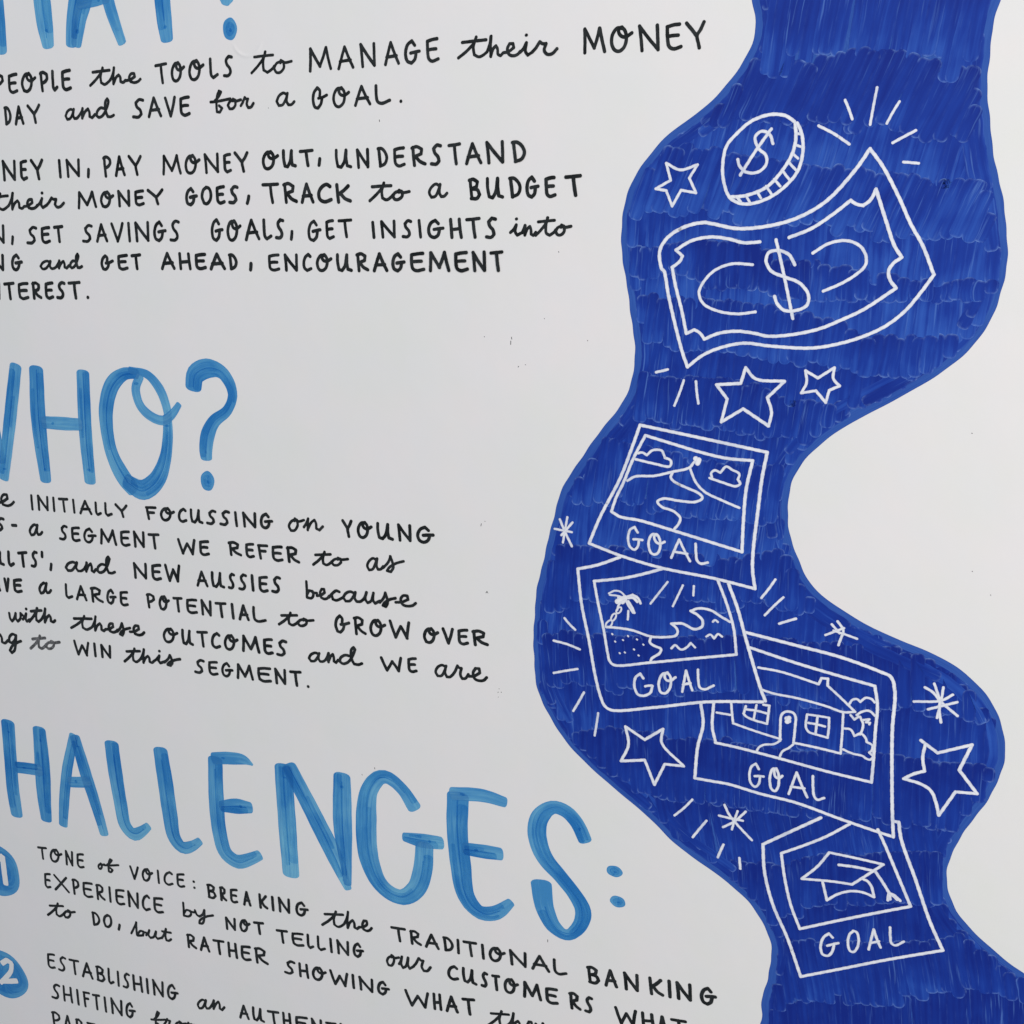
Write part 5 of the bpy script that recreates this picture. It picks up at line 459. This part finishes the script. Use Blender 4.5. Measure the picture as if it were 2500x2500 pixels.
PAPER = mat_paper(); BLACK = mat_black('black_pen', False); WORN = mat_black('dry_black_pen', True); WHITE = mat_white()
BBASE = mat_blue_base(); BFILL = mat_blue_stroke()
TINT = mat_tint('sky_blue_marker', (.58, .86, .97), (.38, .71, .92))
DAB = mat_tint('sky_blue_second_pass', (.93, .97, .99), (.66, .83, .94), 0.0)
WALLM = mat_plain('wall_paint', (.74, .73, .71)); PATCH = mat_plain('bare_paper', (.78, .79, .80))

# ------------------------------------------------------------------ stroke geometry
class Buf:
    def __init__(s): s.v = []; s.f = []; s.uv = []; s.pr = []; s.mi = []; s.n = 0
    def grid(s, X, Z, Y, U, V, A, E, T, mi=0):
        r, c = X.shape
        h = hgt(X, Z)
        s.v.append(np.stack([X/1000, -(h + Y)/1000, Z/1000 + MID], -1).reshape(-1, 3))
        idx = np.arange(r*c).reshape(r, c) + s.n
        s.f.append(np.stack([idx[:-1, :-1], idx[:-1, 1:], idx[1:, 1:], idx[1:, :-1]], -1).reshape(-1, 4))
        s.uv.append(np.stack([U, V], -1).reshape(-1, 2))
        s.pr.append(np.stack([A, E, np.broadcast_to(T, A.shape)+0*A, np.ones_like(A)], -1).reshape(-1, 4))
        s.mi += [mi]*((r-1)*(c-1))
        s.n += r*c
    def build(s, name, mat, parent=None, label=None):
        me = bpy.data.meshes.new(name)
        V = np.concatenate(s.v); Fc = np.concatenate(s.f)
        me.from_pydata(V.tolist(), [], Fc.tolist())
        # face the viewer (-Y)
        ul = me.uv_layers.new(name='UVMap'); uv = np.concatenate(s.uv)[Fc.reshape(-1)]
        ul.data.foreach_set('uv', uv.astype(np.float32).reshape(-1))
        ca = me.color_attributes.new('prof', 'FLOAT_COLOR', 'POINT')
        ca.data.foreach_set('color', np.concatenate(s.pr).astype(np.float32).reshape(-1))
        for m_ in (mat if isinstance(mat, (list, tuple)) else [mat]): me.materials.append(m_)
        me.polygons.foreach_set('material_index', s.mi)
        me.polygons.foreach_set('use_smooth', [True]*len(me.polygons))
        o = bpy.data.objects.new(name, me); COL.objects.link(o)
        if parent: o.parent = parent
        if label: o['label'] = label
        return o

def smooth(P, step):
    """centripetal-ish Catmull-Rom through the points, even spacing; P (n, k)"""
    P = np.asarray(P, float)
    if len(P) > 2:
        Q = np.vstack([2*P[0]-P[1], P, 2*P[-1]-P[-2]])
        out = []
        for i in range(1, len(Q)-2):
            p0, p1, p2, p3 = Q[i-1:i+3]
            d = [max(np.linalg.norm(b[:2]-a[:2]), 1e-3)**.5 for a, b in ((p0, p1), (p1, p2), (p2, p3))]
            m1 = ((p1-p0)/d[0] - (p2-p0)/(d[0]+d[1]) + (p2-p1)/d[1])*d[1]
            m2 = ((p2-p1)/d[1] - (p3-p1)/(d[1]+d[2]) + (p3-p2)/d[2])*d[1]
            n = max(3, int(np.linalg.norm(p2[:2]-p1[:2])/step))
            t = np.linspace(0, 1, n, endpoint=False)[:, None]
            out.append((2*t**3-3*t**2+1)*p1 + (t**3-2*t**2+t)*m1 + (-2*t**3+3*t**2)*p2 + (t**3-t**2)*m2)
        P = np.vstack(out + [P[-1:]])
    s = np.r_[0, np.cumsum(np.linalg.norm(np.diff(P[:, :2], axis=0), axis=1))]
    return P, s

def ribbon(buf, pts, width, y, tone=0.5, cap=1.0, rag=.03, squash=1.0, cols=5, lat=0.0, uvo=None, tg=0.0, mi=0):
    """one pen stroke with round ends; pts (n,2) or (n,3 with width); y = height of the ink above the sheet, mm"""
    P = np.asarray(pts, float)
    P, s = smooth(P, max(.8, (width or 10)*.3))
    if s[-1] < .05: return
    Wd = P[:, 2] if P.shape[1] > 2 else np.full(len(P), float(width))
    r0, r1 = Wd[0]/2*cap, Wd[-1]/2*cap
    Lt = s[-1] + r0 + r1
    w_ = Wd.mean()
    a = np.array([0, .03, .12, .28, .5, .75])
    q = np.concatenate([a*r0, np.arange(r0, Lt-r1+1e-6, max(w_*.22, .6)), Lt - (a*r1)[::-1]])
    q = np.unique(np.clip(q, 0, Lt)); m = q - r0
    t0 = (P[1, :2]-P[0, :2]); t0 /= np.linalg.norm(t0) + 1e-9
    t1 = (P[-1, :2]-P[-2, :2]); t1 /= np.linalg.norm(t1) + 1e-9
    C = np.stack([np.interp(m, s, P[:, 0]), np.interp(m, s, P[:, 1])], 1)
    C += np.minimum(m, 0)[:, None]*t0 + np.maximum(m - s[-1], 0)[:, None]*t1
    wd = np.interp(m, s, Wd)/2
    T = np.gradient(C, axis=0); T /= np.linalg.norm(T, axis=1)[:, None] + 1e-9
    Nn = np.stack([-T[:, 1], T[:, 0]], 1)
    k = np.ones(len(q))
    i0 = q < r0; k[i0] = np.sqrt(np.clip(1-(1-q[i0]/max(r0, 1e-6))**2, 0, 1))
    i1 = (Lt-q) < r1; k[i1] = np.minimum(k[i1], np.sqrt(np.clip(1-(1-(Lt-q[i1])/max(r1, 1e-6))**2, 0, 1)))
    if cap < .8: k = np.maximum(k, 0)**.7
    ph = NR.rand(6)*6.28
    wob = 1 + rag*(np.sin(q/w_*2.1+ph[0]) + .6*np.sin(q/w_*5.3+ph[1]))
    wobr = 1 + rag*(np.sin(q/w_*2.6+ph[2]) + .6*np.sin(q/w_*6.1+ph[3]))
    u = np.linspace(-1, 1, cols)
    off = u[None, :]*(wd*k)[:, None]*np.where(u[None, :] < 0, wob[:, None], wobr[:, None]) + lat*(wd*1.0)[:, None]
    X = C[:, :1] + Nn[:, :1]*off; Z = C[:, 1:] + Nn[:, 1:]*off
    Y = np.repeat((y + q*.0006)[:, None], cols, 1)
    uo = (NR.rand()*400, NR.rand()*400) if uvo is None else uvo
    U = u[None, :]*wd[:, None] + uo[0]; V = np.repeat(q[:, None], cols, 1) + uo[1]
    E = np.minimum((1-np.abs(u))[None, :]*(wd*k)[:, None], np.minimum(q, Lt-q)[:, None]+.0)/10
    A = np.repeat((np.minimum(q, Lt-q)/10)[:, None], cols, 1)
    TT = np.clip(tone + tg*(q/Lt-.5), 0, 1)[:, None]*np.ones((1, cols))
    buf.grid(X, Z, Y, U, V, A, E, TT, mi)

def split(P, ang=58):
    """break a traced line where the pen turned sharply"""
    P = np.asarray(P, float); out = []; cur = [P[0]]
    for i in range(1, len(P)):
        cur.append(P[i])
        if i < len(P)-1:
            a = P[i]-P[i-1]; b = P[i+1]-P[i]
            c = np.dot(a[:2], b[:2])/(np.linalg.norm(a[:2])*np.linalg.norm(b[:2])+1e-9)
            if c < math.cos(math.radians(ang)): out.append(cur); cur = [P[i]]
    out.append(cur); return out
def unpack(fl, k=2): return np.array(fl, float).reshape(-1, k)/10
def pen(buf, strokes, w, y0, tone=.5, rag=.03, cap=1.0, ang=58):
    y = y0
    for st in strokes:
        for piece in split(unpack(st), ang):
            ribbon(buf, piece, w*RNG.uniform(.95, 1.05), y, tone=tone + RNG.uniform(-.2, .2), rag=rag, cap=cap)
            y += .012
def disc(buf, cx, cz, rx, rz, y, tone=.5, n=40, rings=5, wob=.04, mi=0):
    th = np.linspace(0, 2*np.pi, n+1); ph = RNG.uniform(0, 6)
    R = np.linspace(0, 1, rings)[:, None]
    wv = 1 + wob*np.sin(2*th+ph) + wob*.5*np.sin(5*th+ph)
    wv[-1] = wv[0]
    X = cx + R*rx*np.cos(th)*wv; Z = cz + R*rz*np.sin(th)*wv
    buf.grid(X[::-1], Z[::-1], np.full_like(X, y), X, Z, np.full_like(X, .5), np.repeat((1-R)*min(rx, rz)/10, n+1, 1)[::-1], tone, mi)

# ------------------------------------------------------------------ the setting: the wall behind the sheet
def boxmesh(name, lo, hi, mat):
    x0, y0, z0 = lo; x1, y1, z1 = hi
    v = [(x, y, z) for x in (x0, x1) for y in (y0, y1) for z in (z0, z1)]
    f = [(0, 1, 3, 2), (4, 6, 7, 5), (0, 4, 5, 1), (2, 3, 7, 6), (0, 2, 6, 4), (1, 5, 7, 3)]
    me = bpy.data.meshes.new(name); me.from_pydata(v, [], f); me.materials.append(mat)
    o = bpy.data.objects.new(name, me); COL.objects.link(o); return o
wall = boxmesh('wall', (-3.2, .002, 0), (2.6, .12, 2.9), WALLM); wall['kind'] = 'structure'

# ------------------------------------------------------------------ the poster
poster = bpy.data.objects.new('poster', None); COL.objects.link(poster)
poster.location = (0, 0, BASE_Z)
poster['label'] = 'white paper poster with black handwriting, light blue headings and a winding deep blue path'
poster['category'] = 'poster'

gx = np.arange(-1500, 781, 12.0); gz = np.arange(-800, 741, 12.0)
X, Z = np.meshgrid(gx, gz); b = Buf(); b.grid(X, Z, np.zeros_like(X), X, Z, X*0, X*0, 0)
sheet = b.build('paper_sheet', PAPER, poster)
sol = sheet.modifiers.new('thickness', 'SOLIDIFY'); sol.thickness = .0006; sol.offset = -1

# winding blue path: outline band first
LE, RE = unpack(LEFT_EDGE), unpack(RIGHT_EDGE)
LE = LE[LE[:, 1] > -480]; RE = RE[RE[:, 1] > -430]
LE = np.vstack([LE, [[178, -530], [200, -640], [260, -840]]]); RE = np.vstack([RE, [[585, -470], [640, -640], [660, -840]]])
LE = np.vstack([[[150, 780]], LE[LE[:, 1] < 735]]); RE = np.vstack([[[330, 780]], RE[RE[:, 1] < 735]])
def edge_fn(E):
    P, s = smooth(E, 4); o = np.argsort(P[:, 1]); return P[o, 1], P[o, 0]
lz, lx = edge_fn(LE); rz, rx = edge_fn(RE)
def wob(z, a): return .32*np.sin(z/7.3 + a) + .22*np.sin(z/2.9 + 2*a) + .45*np.sin(z/23 + a)
def LX(z): return np.interp(z, lz, lx) + wob(z, 1.0)
def RX(z): return np.interp(z, rz, rx) + wob(z, 4.0)
zs = np.arange(max(lz[0], rz[0], -795), min(lz[-1], rz[-1], 735), 1.5)[::-1]
t = np.r_[0, .004, .01, .02, .035, .06, np.linspace(.1, .9, 17), .94, .965, .98, .99, .996, 1]
A_, B_ = LX(zs)[:, None], RX(zs)[:, None]
X = A_ + (B_-A_)*t; Z = np.repeat(zs[:, None], len(t), 1)
# perpendicular distance to either rim
sl = np.gradient(LX(zs), zs)[:, None]; sr = np.gradient(RX(zs), zs)[:, None]
E = np.minimum((X-A_)/np.sqrt(1+sl**2), (B_-X)/np.sqrt(1+sr**2))
b = Buf(); b.grid(X, Z, np.full_like(X, .05), E, Z, X*0, E/10, .5)
path = b.build('winding_path', BBASE, poster, 'winding deep blue path filled in with rows of marker strokes')

# filling strokes, row after row
LP = np.stack([LX(zs), zs], 1); RP = np.stack([RX(zs), zs], 1)
def inside(x, z, m):
    if not (zs[-1] < z < zs[0]): return False
    if x < LX(z)+m or x > RX(z)-m: return False
    k = abs(zs-z) < m+14
    return (np.hypot(LP[k, 0]-x, LP[k, 1]-z).min() > m) and (np.hypot(RP[k, 0]-x, RP[k, 1]-z).min() > m)
fill = Buf(); ns = 0
for bi in range(len(BANDS)-1):
    c0 = unpack(BANDS[bi][0]); c1 = unpack(BANDS[bi+1][0]); sl_, tone = BANDS[bi][1], BANDS[bi][2]
    xa = min(LX(z) for z in (c0[:, 1].mean(), c1[:, 1].mean())) - 30; xb = max(RX(z) for z in (c0[:, 1].mean(), c1[:, 1].mean())) + 30
    x = xa; k = 0; bt = RNG.uniform(-.03, .03)
    while x < xb:
        zt = np.interp(x, c0[:, 0], c0[:, 1]) + RNG.uniform(-1.6, 2.2)
        Ln0 = zt - np.interp(x, c1[:, 0], c1[:, 1])
        xe = x - sl_*Ln0
        zb = np.interp(xe, c1[:, 0], c1[:, 1]) - RNG.uniform(1.5, 5.0)
        w = RNG.uniform(8.6, 11.0); sj = RNG.uniform(-.035, .035)
        n = max(6, int((zt-zb)/2.5)); q = np.linspace(0, 1, n)
        xx = x - (sl_+sj)*(zt-zb)*q + .35*np.sin(q*5+k); zz = zt - (zt-zb)*q
        marg = 8.2 + 1.3*math.sin(x*.05+bi) + RNG.uniform(-.8, .8)
        ok = [inside(xx[i], zz[i], marg) for i in range(n)]
        best = (0, 0); i = 0
        while i < n:
            if ok[i]:
                j = i
                while j < n and ok[j]: j += 1
                if j-i > best[1]-best[0]: best = (i, j)
                i = j
            else: i += 1
        if best[1]-best[0] >= 3:
            i, j = best
            ribbon(fill, np.stack([xx[i:j], zz[i:j]], 1)[::max(1, (j-i)//5)], w, .10 + (bi % 2)*.05 + (k % 6)*.007,
                   tone=min(1, max(0, tone + bt - (.26 if bi == 5 and 150 < x < 235 else 0) + RNG.uniform(-.06, .06))), tg=.40, rag=.03, cap=RNG.uniform(.6, .95), cols=7)
            ns += 1
        x += RNG.uniform(5.6, 8.8); k += 1
# contour-following strokes just inside the outline band
for (EP, sg) in ((LP, 1), (RP, -1)):
    for off in (9.5, 14.5):
        i = 0
        while i < len(EP)-30:
            ln = RNG.randint(34, 70); seg = EP[i:i+ln:7]
            if len(seg) > 3:
                T = np.gradient(seg, axis=0); T /= np.linalg.norm(T, axis=1)[:, None]
                nn = np.stack([-T[:, 1], T[:, 0]], 1)*sg
                pp = seg + nn*(off + RNG.uniform(-1.2, 1.2))
                near = np.interp(seg[0, 1], [b_[0][1]/10 for b_ in BANDS][::-1], [b_[2] for b_ in BANDS][::-1])
                if RNG.random() < .75:
                    ribbon(fill, pp, RNG.uniform(6.5, 9), .085 + .006*(i % 3), tone=min(1, near + RNG.uniform(-.2, .3)), rag=.04, cap=.7, cols=7)
            i += RNG.randint(8, 30)
fo = fill.build('marker_strokes', BFILL, path); fo['kind'] = 'stuff'

# black handwriting, one part per word
for text, w, worn, strokes in WORDS:
    b = Buf(); pen(b, strokes, w/100*.94, .06)
    b.build('handwritten_word', WORN if worn else BLACK, poster,
            ('faded ' if worn else '') + 'black handwritten "%s"' % text)

# light blue headings, one part per letter, each limb laid down in two passes of the brush marker
for letter, head, limbs, dots in HEADS:
    b = Buf(); y = .05
    for lm in limbs:
        P = unpack(lm, 3)
        for piece in split(P, 75):
            piece = np.array(piece)
            ribbon(b, piece, piece[:, 2].mean(), y, tone=RNG.uniform(.25, .75), tg=RNG.choice((-.8, -.5, .3)), rag=.012, cap=.5, cols=9)
            y += .02
            if len(piece) == 2: piece = np.stack([piece[0], piece.mean(0), piece[1]])
            q, s = smooth(piece, 5)
            T = np.gradient(q[:, :2], axis=0); T /= np.linalg.norm(T, axis=1)[:, None] + 1e-9
            nn = np.stack([-T[:, 1], T[:, 0]], 1); wm = q[:, 2].mean(); side = RNG.choice((-1, 1))
            def lane(f, o_, a_, b_, tn):
                i, j = int(a_*len(q)), max(int(a_*len(q))+3, int(b_*len(q)))
                k = q[i:j].copy(); k[:, :2] += nn[i:j]*(q[i:j, 2]*o_)[:, None]; k[:, 2] *= f
                k = np.vstack([k[:-1:3], k[-1:]])
                ribbon(b, k, k[:, 2].mean(), y, tone=tn, rag=.02, cap=.6, cols=5, mi=1)
            if wm > 13 and len(q) > 6:
                # second pass beside the first, with a narrow overlap, then the pooled seam
                lane(.50, side*.24, RNG.uniform(.02, .08), RNG.uniform(.9, 1), RNG.uniform(.1, .7)); y += .02
                lane(.075, side*RNG.uniform(-.04, .05), RNG.uniform(.0, .1), RNG.uniform(.85, .98), 1.0); y += .02
                if RNG.random() < .6:
                    lane(.22, -side*RNG.uniform(.1, .28), RNG.uniform(.0, .4), RNG.uniform(.5, 1), .3); y += .02
            e = q[-3] if RNG.random() < .6 else q[2]
            disc(b, e[0]+RNG.uniform(-1, 1), e[1]+RNG.uniform(-1, 1), RNG.uniform(1.5, 2.4), RNG.uniform(1.1, 1.8), y, 1.0, n=16, rings=3, wob=.15, mi=1)
            y += .02
    for d in dots:
        cx, cz, rx_, rz_ = [v/10 for v in d]
        disc(b, cx, cz, rx_, rz_, y, .7); disc(b, cx, cz, rx_*.62, rz_*.62, y+.02, .1, mi=1)
        disc(b, cx+rx_*.1, cz-rz_*.1, rx_*.2, rz_*.18, y+.04, .9, n=16, rings=3, mi=1); y += .06
    b.build('heading_letter', [TINT, DAB], poster, 'light blue brush-lettered "%s" of the heading %s' % (letter, head))

# numbered blue discs
for num, c, strokes, w in BADGES:
    b = Buf(); cx, cz, rx_, rz_ = [v/10 for v in c]
    disc(b, cx, cz, rx_, rz_, .05, .6); disc(b, cx, cz, rx_*.86, rz_*.8, .08, .2, mi=1)
    d = b.build('number_disc', [TINT, DAB], poster, 'light blue disc with a white number %s' % num)
    b = Buf(); pen(b, strokes, w/100, .3, rag=.02, cap=.5); b.build('digit', PATCH, d)

# stray nicks of the pen and pinpricks in the sheet
b = Buf()
for fl in NICKS: ribbon(b, unpack(fl), .55, .06, tone=.9, rag=.1, cap=1)
b.build('stray_marks', BLACK, poster, 'tiny stray pen nicks scattered on the white paper')['kind'] = 'stuff'

# white paint-pen drawings on the path
last = {}
for name, par, label, w, strokes in DRAWN:
    b = Buf(); pen(b, strokes, w/100*.91, .32, rag=.065, ang=120 if name in ('dollar_sign', 'road', 'scroll') else 88 if name in ('cloud', 'hedge', 'caption', 'shore_line', 'ripple') else 50)
    o = b.build(name, WHITE, last[par] if par else poster, label)
    if not par: last[name] = o
